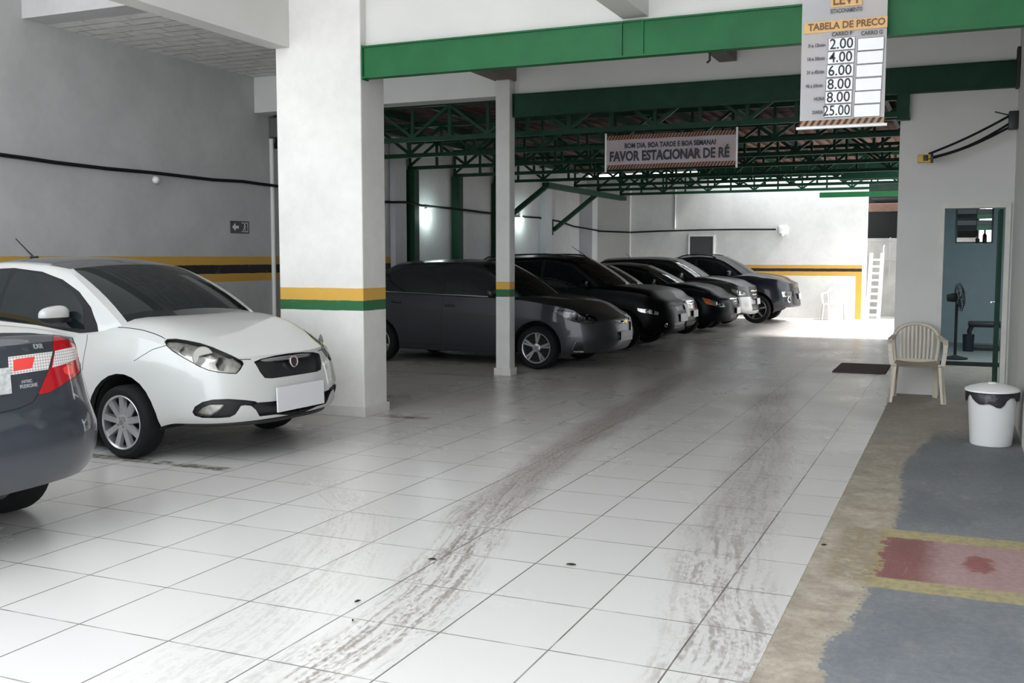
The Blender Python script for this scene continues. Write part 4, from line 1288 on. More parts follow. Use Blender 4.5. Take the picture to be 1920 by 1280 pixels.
    c.seams([[(-.3, .92), (-.35, .3)], [(-1.48, .95), (-1.48, .3)]], 'side')
    c.finish()
rear_sedan()

# ---------------------------------------------------------------- the parked row
def spec(p, L, w, wb, oh, hn, hh, hb, hr, rw=.28, **k):
    """p paint, L length, oh front overhang, hn nose edge height, hh bonnet height at the cowl, hb belt height, hr roof height"""
    xf, xr = oh, oh - L
    cx = k.pop('cowl', -.18); rake = k.pop('rake', .74); rear = k.pop('rear', .55); wt = k.pop('wt', w * .70); deck = k.pop('deck', hb + .06)
    d = dict(paint=p, xf=xf, xr=xr, w=w, wb=wb, rw=rw, ra=rw + .065, zmax=hr + .05, cowl=cx,
        zb=[(xr, .32), (xr + .5, .22), (-.5, k.get('sill', .19)), (.3, .2), (xf - .3, k.get('lip', .23)), (xf, k.get('lip', .23) + .01)],
        zs=[(xr, deck - .06), (xr + .5, hb + .05), (-1.0, hb), (-.3, hb - .03), (.1, hh - .09), (.5, lerp(hn, hh, .42)), (xf - .2, hn + .02), (xf, hn)],
        zc=[(xr, deck - .06), (xr + .25, deck), (-1.0, hb + .03), (cx, hh + .01), (.15, hh - .02), (.5, lerp(hn, hh, .66)), (xf - .2, hn + .075), (xf, hn)],
        pw=[(xr, 4), (-.3, 11), (.1, 8), (.5, 5), (xf, 3)],
        nose=k.pop('nose', [(.2, -.09), (.3, -.03), (.42, 0), (.55, -.012), (.66, -.035), (hn, -.08), (hh, -.1)]),
        tail=[(.2, -.1), (.4, 0), (.65, -.02), (.9, -.1), (1.1, -.14)],
        side=SIDE, tuck=[(xr, .9), (-1, .94), (.1, .94), (xf, .97)], fplan=k.pop('fplan', FPLAN), rplan=RPLAN, nf=28, nr=18, ns=34,
        g=dict(bx0=cx + .10, bx1=xr + rear, tx0=cx - rake + .08, tx1=xr + k.pop('troof', rear + .55), w=w * .945, wt=wt, bf=.16, tf=.10, crown=.05,
            zbase=[(xr + .3, hb + .02), (-1.0, hb - .01), (-.4, hb - .05), (0, hh - .06)],
            zroof=[(xr + rear, hr - .16), (xr + rear + .7, hr - .075), (-1.45, hr - .05), (cx - rake - .1, hr - .075), (cx - rake + .1, hr - .105)]))
    d.update(k)
    return d

def dlo(sp, hb, hr, x0, x1, split):
    a = [(x0, hb - .03), (x0 - .12, hb + .10), (x0 - .30, hb + .235), (x0 - .52, hr - .16), (x0 - .85, hr - .105), (split, hr - .085), (lerp(split, x1, .5), hr - .12), (x1 + .22, hr - .22), (x1, hb + .14), (x1 + .02, hb + .05)]
    f = [(x0 - .10, hb), (x0 - .20, hb + .10), (x0 - .36, hb + .215), (x0 - .56, hr - .19), (x0 - .86, hr - .13), (split + .03, hr - .11), (split + .03, hb + .02)]
    r = [(split - .03, hb + .025), (split - .03, hr - .11), (lerp(split, x1, .5), hr - .145), (x1 + .26, hr - .235), (x1 + .08, hb + .14), (x1 + .09, hb + .06)]
    return a, f, r

def parked(name, label, ox, oy, yaw, sp, hb, hr, heads, grille=None, low=None, plate=None, x0=-.38, x1=None, split=-1.42, rim='alloy', spokes=10, paired=False, handles=True, fogs=None, ant=None, rails=False, extra=None, grillemat=None, chrome_bars=(), mirz=None, amber=None, hmat='reflector', headseal=.6, beltstrip=None):
    sp['group'] = None
    c = Car(name, label, 'car', ox, oy, yaw, sp)
    front = lambda q, n: n.x > -.12 and q.x > .02 and n.z > -.8
    pre = {}
    if heads:
        bl = []
        cx = sum(x for x, y in heads) / len(heads); cy = sum(y for x, y in heads) / len(heads)
        bl = list(lamp_bowls(c, [(cx, cy, 1.0), (lerp(cx, max(x for x, y in heads), .5), cy + .6, .75)], .05, .016))
        if amber: c.region(amber, 'cam', front, 'turn_signal', M['amber'], sides=2, label='amber turn signal')
        c.region(heads, 'cam', front, 'headlight', lens=True, sides=2, seal=headseal, reflect=hmat)
    if grille:
        c.region(grille, 'front', None, 'grille', grillemat or M['grillemesh'], inset=.02)
        ys = [a for a, b in grille]; zs_ = [b for a, b in grille]
        for z in chrome_bars:
            pts = []
            for k in range(9):
                y = lerp(min(ys) * .9, max(ys) * .9, k / 8)
                h = BVHTree.FromBMesh(c.bm).ray_cast(Vector((9, y, z)), Vector((-1, 0, 0)))
                fx = sp['xf'] - .02
                pts.append((sp['xf'] - .045 - .14 * abs(y / .4) ** 2.2, y, z))
            b = MB(); b.tube(pts, .014, 6); b.build('grille_bar', M['chrome'], c.root, 60)
    if low: c.region(low, 'front', None, 'lower_grille', M['grillemesh'], inset=.025)
    if plate: on_nose(c, 'number_plate', M['plate'], 0, plate, .40, .13, off=.012)
    if extra: extra(c, pre)
    if fogs:
        y, z, r = fogs
        h = c.hitf(-y, z) or c.hitf(-y + .05, z)
        if h:
            for sg in (1, -1):
                n = Vector((h[1].x, h[1].y * sg, h[1].z)); q = (n + Vector((.5, 0, 0))).normalized().to_track_quat('Z', 'Y').to_matrix()
                b = MB(); b.lathe([(r, -.02), (r, .008), (r * .75, .012), (r * .68, .004), (r * .68, -.01)], mtx=q, c=Vector((h[0].x, h[0].y * sg, h[0].z)), n=18)
                f = b.build('fog_lamp_ring', M['chrome'], c.root, 40)
                b = MB(); b.lathe([(r * .69, .0), (0, .003)], mtx=q, c=Vector((h[0].x, h[0].y * sg, h[0].z)), n=18)
                b.build('fog_lamp_lens', M['glass'], f, 40)
    x1 = x1 if x1 is not None else sp['xr'] + .65
    a, f, r = dlo(sp, hb, hr, x0, x1, split)
    c.windows([f, r], a)
    sd = lambda q, n: abs(n.y) > .3
    c.seams([[(x0 - .05, hb), (x0 - .1, .7), (x0 - .08, .28)], [(split, hb), (split, .30)], [(x0 - .08, .28), (split - .7, .28)]], 'side', .007, sd)
    if handles:
        c.handle(split + .12, sp['w'] * .965, hb - .13); c.handle(split - .75, sp['w'] * .965, hb - .09)
    if beltstrip:
        for sg in (1, -1):
            b = MB(); b.tube([(x, sg * (sp['w'] * lerp(.945, .955, k / 6)), lerp(beltstrip[0], beltstrip[1], k / 6)) for k, x in [(k, lerp(x0 - .1, x1, k / 6)) for k in range(7)]], .009, 6)
            b.build('belt_strip', M['chrome'], c.root, 60)
    c.mirror(x0 - .24, sp['w'] + .045, mirz or hb + .07, sp['paint'])
    c.wheels(spokes, M[rim], paired=paired, sw=.03 if paired else .04)
    if ant:
        x, z, dx, dz = ant
        b = MB(); b.tube([(x, 0, z - .03), (x - dx * .5, 0, z + dz * .5), (x - dx, 0, z + dz)], [.009, .006, .004], 6); b.build('antenna', M['black'], c.root, 40)
    if rails:
        for sg in (1, -1):
            b = MB()
            zr = pchip(sp['g']['zroof']); x_a, x_b = sp['g']['tx0'] - .15, sp['g']['tx1'] + .15
            y = sg * sp['g']['wt'] * .93
            b.tube([(x_a, y, zr(x_a)), (x_a - .1, y, zr(x_a - .1) + .045)] + [(lerp(x_a - .2, x_b + .2, k / 6), y, zr(lerp(x_a - .2, x_b + .2, k / 6)) + .055) for k in range(7)] + [(x_b + .1, y, zr(x_b + .1) + .045), (x_b, y, zr(x_b))], .014, 8)
            b.build('roof_rail', M['black'], c.root, 60)
    c.finish()
    return c

def cq(x0, y0, s, pts): return [(x0 + x / s, y0 + y / s) for x, y in pts]
# dark grey sedan beside the slim column
gm = paint('graphite_car_paint', (0.030, 0.032, 0.037, 1), .3, .36, .5)
hd = cq(940, 560, 6.4, [(615, 135), (760, 148), (900, 165), (1050, 188), (1130, 215), (1158, 258), (1120, 296), (960, 292), (850, 268), (760, 228), (680, 182)])
gr1 = [(-.33, .60), (-.20, .615), (.20, .615), (.33, .60), (.29, .50), (.22, .455), (-.22, .455), (-.29, .50)]
def cruze_extra(c, pre):
    # slim upper grille with chrome edge and a chrome hook around the fog lamp
    c.region([(-.30, .665), (0, .68), (.30, .665), (.27, .632), (0, .637), (-.27, .632)], 'front', None, 'upper_grille', M['grillemesh'], inset=.012)
    for sg in (1, -1):
        pts = []
        for px, py in cq(940, 560, 6.4, [(895, 512), (850, 600), (870, 632), (985, 632)]):
            h = c.hit(px, py)
            if h: pts.append(Vector((h[0].x, h[0].y * sg, h[0].z)) + Vector((h[1].x, h[1].y * sg, h[1].z)) * .004)
        if len(pts) > 1:
            b = MB(); b.tube(pts, .010, 6); b.build('fog_lamp_trim', M['chrome'], c.root, 60)
    gold = mat('gold_emblem', (0.45, 0.33, 0.10, 1), .3, metal=.8)
    e = on_nose(c, 'emblem', gold, 0, .622, .16, .032, .012, off=.012)
    on_nose(c, 'emblem_bar', gold, 0, .622, .055, .06, .014, off=.012)
    fg = cq(940, 560, 6.4, [(900, 520), (975, 515), (990, 622), (880, 622), (862, 600)])
    c.region(fg, 'cam', lambda q, n: n.x > -.1 and q.x > .2, 'fog_lamp', M['glass'], sides=2)
parked('graphite_sedan', 'graphite grey sedan half hidden by the slim column', -5.13, 13.52, -2, spec(gm, 4.33, .885, 2.51, .955, .70, .965, .955, 1.475, .29, wt=.63, rear=.38, troof=.92, rake=.80), .955, 1.475, hd, gr1, None, .43, split=-1.45, x1=-2.75, paired=True, spokes=5, hmat='darkreflector', chrome_bars=(.607, .465), extra=cruze_extra, beltstrip=(.955, 1.02))
# black crossover
bp = paint('black_car_paint', (0.005, 0.005, 0.006, 1), 0, .30, 0)
hd = cq(1160, 460, 7.111, [(245, 832), (330, 846), (430, 856), (548, 886), (538, 932), (470, 918), (300, 892), (252, 872)])
parked('black_crossover', 'black crossover with roof rails and long tilted aerial beside the graphite sedan', -5.02, 16.80, 0, spec(bp, 4.0, .86, 2.42, .82, .76, 1.03, 1.0, 1.545, .30, wt=.63, rear=.18, troof=.42, rake=.80, sill=.24, lip=.27), 1.0, 1.545, hd, [(-.3, .70), (.3, .70), (.26, .62), (-.26, .62)], [(-.42, .42), (.42, .42), (.38, .33), (-.38, .33)], .50, rails=True, ant=(-.76, 1.43, .42, .26), fogs=(.62, .40, .035), x1=-2.95)
# silver grey sedan whose nose shows between two black cars
sg_ = paint('brownish_grey_car_paint', (0.075, 0.068, 0.064, 1), .4, .35, .3)
hd = cq(1160, 460, 7.111, [(665, 835), (740, 815), (828, 850), (835, 908), (760, 900), (682, 888)])
parked('silver_grey_sedan', 'silver grey sedan with chrome grille between the two black cars', -5.32, 18.78, 0, spec(sg_, 4.2, .84, 2.45, .84, .72, .97, .93, 1.40, .28), .93, 1.40, hd, [(-.34, .70), (0, .715), (.34, .70), (.30, .56), (-.30, .56)], [(-.45, .42), (.45, .42), (.42, .32), (-.42, .32)], .46, chrome_bars=(.695, .645, .595), grillemat=M['chrome'])
# black sedan with amber lamps
hd = cq(1040, 440, 2.909, [(848, 352), (880, 356), (925, 376), (938, 392), (905, 396), (865, 385)])
am = cq(1040, 440, 2.909, [(803, 342), (848, 352), (865, 385), (832, 378), (815, 362)])
bp2 = paint('deep_black_car_paint', (0.006, 0.007, 0.009, 1), 0, .28, .03)
parked('black_sedan', 'black sedan with amber and white headlights, third nose from the back wall', -4.95, 20.62, 0, spec(bp2, 4.25, .845, 2.48, .90, .70, .98, .93, 1.39, .285, rake=.84), .93, 1.39, hd, [(-.36, .69), (0, .70), (.36, .69), (.30, .56), (-.30, .56)], [(-.40, .36), (.40, .36), (.36, .27), (-.36, .27)], .44, chrome_bars=(.68, .625, .57), amber=am, grillemat=M['black'])
# dark SUV with silver front
sv = paint('dark_brown_grey_paint', (0.024, 0.021, 0.021, 1), .3, .34, .4)
hd = cq(1320, 460, 7.53, [(385, 607), (480, 625), (600, 660), (612, 704), (480, 704), (392, 645)])
def suv_extra(c, pre):
    c.region([(-.78, .66), (-.44, .66), (-.36, .58), (.36, .58), (.44, .66), (.78, .66), (.74, .34), (.4, .28), (-.4, .28), (-.74, .34)], 'front', lambda q, n: n.x > .1 and q.x > .2, 'front_bumper', paint('silver_bumper_paint', (0.36, 0.36, 0.35, 1), .5, .32, .4), smooth=50)
parked('dark_suv', 'dark grey SUV with silver bumper and chrome barred grille', -4.86, 22.50, 0, spec(sv, 4.2, .855, 2.45, .88, .87, 1.08, 1.03, 1.51, .30, wt=.64, rear=.28, troof=.8, sill=.25, lip=.28), 1.03, 1.51, hd, [(-.36, .80), (.36, .80), (.33, .615), (-.33, .615)], [(-.45, .50), (.45, .50), (.40, .36), (-.40, .36)], .55, chrome_bars=(.78, .70, .63), extra=suv_extra, ant=(-2.0, 1.5, .12, .08))
# blue black pickup at the back wall
pk = paint('blue_black_car_paint', (0.007, 0.009, 0.016, 1), .1, .3, .4)
hd = cq(1320, 460, 7.53, [(1095, 650), (1180, 645), (1262, 650), (1258, 725), (1110, 728)])
def pick_extra(c, pre):
    up = cq(1320, 460, 7.53, [(1085, 590), (1180, 582), (1280, 590), (1278, 614), (1100, 614)])
    c.region(up, 'cam', lambda q, n: n.x > -.12 and q.x > .2, 'day_light', M['reflector'], sides=2)
parked('blue_black_pickup', 'blue black pickup with a round chrome fog lamp, parked along the back wall', -4.22, 24.45, 0, spec(pk, 4.5, .90, 2.7, .85, .90, 1.12, 1.06, 1.56, .325, wt=.66, rear=1.2, troof=1.6, sill=.32, lip=.36, deck=1.1), 1.06, 1.56, hd, [(-.45, .80), (.45, .80), (.40, .64), (-.40, .64)], [(-.5, .52), (.5, .52), (.45, .42), (-.45, .42)], .60, fogs=(.66, .545, .075), rim='alloydark', spokes=6, rails=True, ant=(-1.6, 1.55, .0, .08), x1=-2.6)
# ------------------------------------------------------------------ banners
def facing(o, n=None): return Matrix.Translation(o) @ Matrix.Rotation(PI / 2, 4, 'X')
def stripe_mat(name, base, ca, cb, k, zlo, zhi, zlo2=None, zhi2=None, tint=None):
    m = D.materials.new(name); t = NT(m)
    s = t.m('FRACT', t.m('MULTIPLY', t.m('ADD', t.X, t.m('MULTIPLY', t.Z, -0.6)), k))
    st = t.mix(t.ss(s, .45, .5), ca, cb)
    msk = t.band(t.Z, zlo, zhi)
    if zlo2 is not None: msk = t.m('MAXIMUM', msk, t.band(t.Z, zlo2, zhi2))
    c = base
    if tint: c = t.mix(t.ss(t.noise(3, 3), .35, .65), base, tint)
    c = t.mix(msk, c, st)
    t.nt.links.new(c, t.b.inputs['Base Color']); t.b.inputs['Roughness'].default_value = .45
    return m

PYB = 8.10
p0, p1 = at_y(1510, 0, PYB), at_y(1657, 236, PYB)
BX0, BX1, BZ0, BZ1 = at_y(1502, 120, PYB).x, at_y(1661, 120, PYB).x, at_y(1580, 236, PYB).z, 3.55
pb = thing('price_banner', 'tall price list banner headed TABELA DE PRECO hanging from the bright green beam', 'banner', ((BX0 + BX1) / 2, PYB, BZ0))
bcx, bw = (BX0 + BX1) / 2, (BX1 - BX0)
zs0, zs1 = at_y(1580, 233, PYB).z - BZ0, at_y(1580, 223, PYB).z - BZ0
cloth = stripe_mat('price_banner_vinyl', (0.74, 0.72, 0.76, 1), (0.06, 0.03, 0.02, 1), (0.62, 0.36, 0.19, 1), 21, zs0, zs1, tint=(0.78, 0.73, 0.72, 1))
b = MB()
NX, NZ = 10, 30
g = [[b.bm.verts.new((-bw / 2 + bw * i / NX, .004 * math.sin(5 * j / NZ + i * .4), (BZ1 - BZ0) * j / NZ)) for i in range(NX + 1)] for j in range(NZ + 1)]
for j in range(NZ):
    for i in range(NX): b._f([g[j][i], g[j][i + 1], g[j + 1][i + 1], g[j + 1][i]])
bmesh.ops.solidify(b.bm, geom=b.bm.faces[:], thickness=.002)
b.build('sheet', cloth, pb, 60)
b = MB(); b.tube([(at_y(1493, 238, PYB).x - bcx, 0, -.004), (at_y(1663, 236, PYB).x - bcx, 0, -.004)], .011, 10)
b.build('bottom_bar', M['plastic_white'], pb, 40)
b = MB(); b.tube([(-bw / 2 - .03, 0, BZ1 - BZ0 + .01), (bw / 2 + .03, 0, BZ1 - BZ0 + .01)], .011, 10)
b.build('top_bar', M['plastic_white'], pb, 40)
M['printbrown'] = mat('brown_print', (0.16, 0.07, 0.03, 1), .6)
M['printdark'] = mat('dark_grey_print', (0.07, 0.065, 0.075, 1), .6)
M['orange'] = mat('orange_print', (0.62, 0.38, 0.14, 1), .5, noise=.1, nscale=10)
M['cell'] = mat('white_card', (0.80, 0.80, 0.81, 1), .5)
def onb(px, py): 
    p = at_y(px, py, PYB); return Vector((p.x - bcx, -.0125, p.z - BZ0))
S_ = (at_y(1600, 120, PYB) - at_y(1500, 120, PYB)).x / 100      # metres per photo pixel here
def btext(name, body, px, py, wpx, hpx, m, bold=0.0):
    text_mesh(name, body, hpx * S_ * 1.38, m, pb, facing(onb(px, py)), .0006, width=wpx * S_, bold=bold)
def rect(name, x0, y0, x1, y1, m, d=.0100):
    xm, ym = (x0 + x1) / 2, (y0 + y1) / 2
    b = MB(); b.box(onb(x0, ym).x, onb(x1, ym).x, -d - .0006, -d + .0006, onb(xm, y1).z, onb(xm, y0).z); return b.build(name, m, pb)
rect('logo_panel', 1558, -14, 1617, 12, M['orange'])
btext('lettering', 'LEVY', 1588, 0, 52, 19, M['printbrown'], .0024)
btext('lettering', 'ESTACIONAMENTO', 1587, 20, 58, 8, M['printdark'], .0008)
rect('title_panel', 1508, 37, 1664, 58, M['orange'])
btext('lettering', 'TABELA DE PRECO', 1587, 47, 142, 13, M['printbrown'], .0022)
btext('lettering', 'CARRO P', 1579, 64, 38, 7.5, M['printdark'], .0010); btext('lettering', 'CARRO G', 1635, 62, 39, 7.5, M['printdark'], .0010)
rows = [('0 a 15min', '2.00', 1532, 83), ('16 a 30min', '4.00', 1530, 108), ('31 a 45min', '6.00', 1529, 133), ('46 a 60min', '8.00', 1527, 158.5), ('HORA', '8.00', 1536, 183), ('DIARIA', '25.00', 1533, 208)]
for i, (a, p, lx, y) in enumerate(rows):
    cx = 1580 - 1.5 * i
    for x0, x1 in ((cx - 26, cx + 23), (cx + 29, cx + 77)):
        rect('price_frame', x0 - .8, y - 12.3, x1 + .8, y + 11.3, M['printdark'], .0088)
        rect('price_card', x0, y - 11.5, x1, y + 10.5, M['cell'], .0102)
    btext('lettering', a, lx, y + 3, 32 if i < 4 else 20, 6.5, M['printdark'], .0010)
    btext('price', p, cx - 2 - (2 if i == 5 else 0), y, 43 if i < 5 else 50, 20, M['ink'], .0010)

# welcome banner on the first truss
YB2 = 12.36
tl, tr_, bl_, br_ = at_y(1137, 258, YB2), at_y(1381, 240, YB2), at_y(1137, 322, YB2), at_y(1380, 305, YB2)
wz0, wz1, wx0, wx1 = (bl_.z + br_.z) / 2, (tl.z + tr_.z) / 2, (tl.x + bl_.x) / 2, (tr_.x + br_.x) / 2
wb_ = thing('welcome_banner', 'wide banner reading FAVOR ESTACIONAR DE RÉ hung between two pale poles', 'banner', ((wx0 + wx1) / 2, YB2, wz0))
ww, wh = wx1 - wx0, wz1 - wz0
vm = stripe_mat('welcome_banner_vinyl', (0.66, 0.61, 0.67, 1), (0.05, 0.025, 0.02, 1), (0.50, 0.24, 0.15, 1), 26, 0, wh * .13, wh * .87, wh, tint=(0.66, 0.53, 0.52, 1))
b = MB(); NX = 24
g = [[b.bm.verts.new((-ww / 2 + ww * i / NX, .012 * math.sin(i * .9), wh * j / 4 + (-.012 if j == 0 else .012 if j == 4 else 0) * 0)) for i in range(NX + 1)] for j in range(5)]
for j in range(4):
    for i in range(NX): b._f([g[j][i], g[j][i + 1], g[j + 1][i + 1], g[j + 1][i]])
bmesh.ops.solidify(b.bm, geom=b.bm.faces[:], thickness=.002)
b.build('sheet', vm, wb_, 60)
for sx in (-1, 1):
    b = MB(); b.tube([(sx * (ww / 2 + .008), 0, -.03), (sx * (ww / 2 + .008), 0, wh + .03)], .013, 10); b.build('pole', M['plastic_white'], wb_, 40)
    b = MB(); b.tube([(sx * (ww / 2 + .008), 0, wh + .03), (sx * (ww / 2 + .008), .07, 3.10 - wz0)], .003, 5); b.build('cord', M['black'], wb_)
navy = mat('navy_print', (0.012, 0.014, 0.03, 1), .6)
text_mesh('lettering', 'BOM DIA, BOA TARDE E BOA SEMANA!', .085, navy, wb_, facing(Vector((-.0 * ww, -.020, wh * .67))), .001, width=ww * .70, bold=.0025)
text_mesh('lettering', 'FAVOR ESTACIONAR DE RÉ', .165, navy, wb_, facing(Vector((-.01 * ww, -.020, wh * .36))), .001, width=ww * .92, bold=.006)

# ------------------------------------------------------------------ left wall fittings
def bulb(label, loc, axis, m):
    t = thing('wall_bulb', label, 'lamp', loc)
    ax = Vector(axis); q = ax.to_track_quat('Z', 'Y').to_matrix()
    b = MB(); b.lathe([(.045, 0), (.045, .018), (.026, .03), (.022, .055), (.0, .056)], mtx=q, n=20); b.build('socket', M['plastic_white'], t, 40)
    b = MB(); b.lathe([(.018, .05), (.03, .07), (.045, .10), (.047, .125), (.035, .152), (.012, .166), (0, .168)], mtx=q, n=20); b.build('bulb', m, t, 60)
    return t
bulb('unlit round bulb under the black cable, left of the thick column', (XL, 10.0, 2.46), (.75, -.65, -.1), M['unlit'])
for lab, y, z in (('lit white bulb between two green posts on the left wall', 17.05, 2.42), ('lit white bulb at the right edge of the slim column', 21.5, 2.46)):
    bulb(lab, (XL + .03, y, z), (.35, 0, -1), M['lamp'])
    l = D.lights.new('bulb_light', 'POINT'); l.energy = 9; l.color = (.8, 1, .95); l.shadow_soft_size = .05
    lo = D.objects.new('bulb_light', l); COL.objects.link(lo); lo.location = (XL + .22, y, z - .16)
t = thing('wall_light', 'small white wall light at the end of the black cable on the back wall', 'lamp', (-4.05, YB, 2.12))
b = MB(); b.box(-.10, .10, -.05, 0, -.05, .15, .012); b.build('housing', M['plastic_white'], t, 40)
b = MB(); b.lathe([(.05, 0), (.055, -.03), (.035, -.07), (0, -.08)], c=(0, -.06, -.03), n=18); b.build('bulb', M['unlit'], t, 60)
def at_x(px, py, X):
    q = Matrix.Rotation(YAW, 3, 'Z') @ Matrix.Rotation(PI / 2 - PITCH, 3, 'X')
    d = q @ Vector(((px - 960) / FPX, (640 - py) / FPX, -1.0))
    return Vector((0, 0, CAM_H)) + d * (X / d.x)
pts = [at_x(x, y, XL + .03) for x, y in ((-40, 286), (0, 290), (60, 298), (100, 304), (200, 316), (290, 324), (400, 337), (455, 340))]
pts += [at_x(490, 345, XL + .10), at_x(522, 349, XL + .10)] + [at_x(x, y, XL + .03) for x, y in ((580, 360), (700, 378))] + [at_x(735, 379, XL + .13)]
pts += [at_x(x, y, XL + .20) for x, y in ((765, 379), (790, 385), (850, 391), (905, 398), (926, 400), (948, 404))] + [at_x(x, y, XL + .03) for x, y in ((975, 406), (1010, 408), (1050, 415), (1075, 424))]
pts += [Vector((XL + .37, 25.5, 2.22)), Vector((XL + .37, YB - .03, 2.20)), Vector((-8.85, YB - .03, 2.19)), Vector((-8.83, YB - .15, 2.19)), Vector((-7.98, YB - .15, 2.15)), Vector((-7.94, YB - .03, 2.15))]
pts += [at_y(x, y, YB - .03) for x, y in ((1240, 433), (1310, 431), (1380, 430), (1455, 430))]
b = MB(); b.tube(pts, .021, 8)
tag(b.build('power_cable', M['rubber'], None, 60), 'long black power cable sagging along the left wall to the back wall light', 'cable')
b = MB(); b.tube([(XL + .035, 12.33, .02), (XL + .035, 12.33, 3.2)], .032, 12)
tag(b.build('drain_pipe', M['white'], None, 60), 'thin white vertical pipe on the left wall beside the thick column', 'pipe')
b = MB(); b.tube([(-6.78, YB - .02, 2.24), (-6.78, YB - .02, 3.3)], .018, 8)
tag(b.build('conduit', M['wallcool'], None, 60), 'thin conduit rising from the black cable on the back wall', 'pipe')
b = MB(); b.box(XL, XL + .30, 12.32, 12.42, 3.22, 3.5, .01)
tag(b.build('junction_box', M['alloydark']), 'grey box below the white cross beam, left of the thick column', 'box')
# exit sign
t = thing('exit_sign', 'small dark green exit sign with an arrow on the left wall', 'sign', (XL, 11.62, 1.915))
b = MB(); b.box(0, .008, -.20, .20, -.085, .085, .002); b.build('panel', mat('dark_green_sign', (0.008, 0.03, 0.028, 1), .5), t)
b = MB()
for poly in ([(-.17, 0), (-.10, .055), (-.10, .02), (-.03, .02), (-.03, -.02), (-.10, -.02), (-.10, -.055)],):
    b.prism(poly, lambda a, c, d: Vector((d, a, c)), .008, .0095)
b.build('arrow', M['cell'], t)
b = MB()
b.prism([(.03, -.065), (.17, -.065), (.17, .065), (.03, .065), (.03, .055), (.16, .055), (.16, -.055), (.03, -.055)], lambda a, c, d: Vector((d, a, c)), .008, .0095)
b.lathe([(.014, .008), (.014, .0095), (0, .0095)], c=(0, .10, .035), axis='x', n=12)
b.bar((.0088, .10, .022), (.0088, .09, -.01), .016, .0015, (1, 0, 0)); b.bar((.0088, .09, -.01), (.0088, .12, -.045), .013, .0015, (1, 0, 0)); b.bar((.0088, .09, -.01), (.0088, .065, -.045), .013, .0015, (1, 0, 0)); b.bar((.0088, .098, .018), (.0088, .135, .0), .010, .0015, (1, 0, 0))
b.build('running_figure', M['cell'], t)
# dark hatch on the back wall
t = thing('steel_hatch', 'dark grey steel hatch set in the back wall above the parked cars', 'hatch', (-6.08, YB, 0))
b = MB(); b.box(-.30, .30, -.03, 0, 1.15, 2.03, .004); b.build('panel', mat('dark_grey_sheet', (0.055, 0.057, 0.062, 1), .5), t)
b = MB(); b.box(-.34, -.30, -.04, 0, 1.13, 2.06); b.box(.30, .34, -.04, 0, 1.13, 2.06); b.box(-.30, .30, -.04, 0, 2.03, 2.06); b.build('frame', M['white'], t)

# ------------------------------------------------------------------ yellow clamp on black hoses at the office wall
t = thing('hose_bundle', 'black hoses ending in a yellow clamp, reaching from the right wall', 'hose', (0, 0, 0))
A = at_y(1735, 297, 11.75); Bq = at_y(1893, 228, 11.75)
for i, (dz0, dz1, sag) in enumerate(((.045, .06, .02), (.0, -.02, .05), (-.012, -.06, .035))):
    pts = []
    for k in range(9):
        f = k / 8; p = A.lerp(Bq, f) + Vector((.03 * (1 - f), -.02 * i, lerp(dz0, dz1, f) - sag * math.sin(PI * f)))
        pts.append(p)
    b = MB(); b.tube(pts, .012, 8); b.build('hose', M['rubber'], t, 60)
b = MB(); b.box(A.x - .075, A.x + .075, A.y - .05, A.y + .02, A.z - .045, A.z + .04, .008); b.build('clamp', M['yelplastic'], t, 40)
b = MB(); b.box(A.x - .02, A.x + .03, A.y - .058, A.y - .045, A.z - .03, A.z + .03, .004); b.box(A.x + .05, A.x + .078, A.y - .055, A.y + .022, A.z - .048, A.z + .043, .003); b.build('clamp_bolt', M['black'], t, 40)
b = MB(); b.box(Bq.x - .01, XR, 11.68, 11.82, Bq.z - .08, Bq.z + .10, .006); b.build('hose_bracket', M['black'], t, 40)
b = MB(); b.bar((Bq.x, 11.72, Bq.z + .06), (Bq.x - .14, 11.70, Bq.z + .10), .012, .012); b.build('hose_hook', M['black'], t)

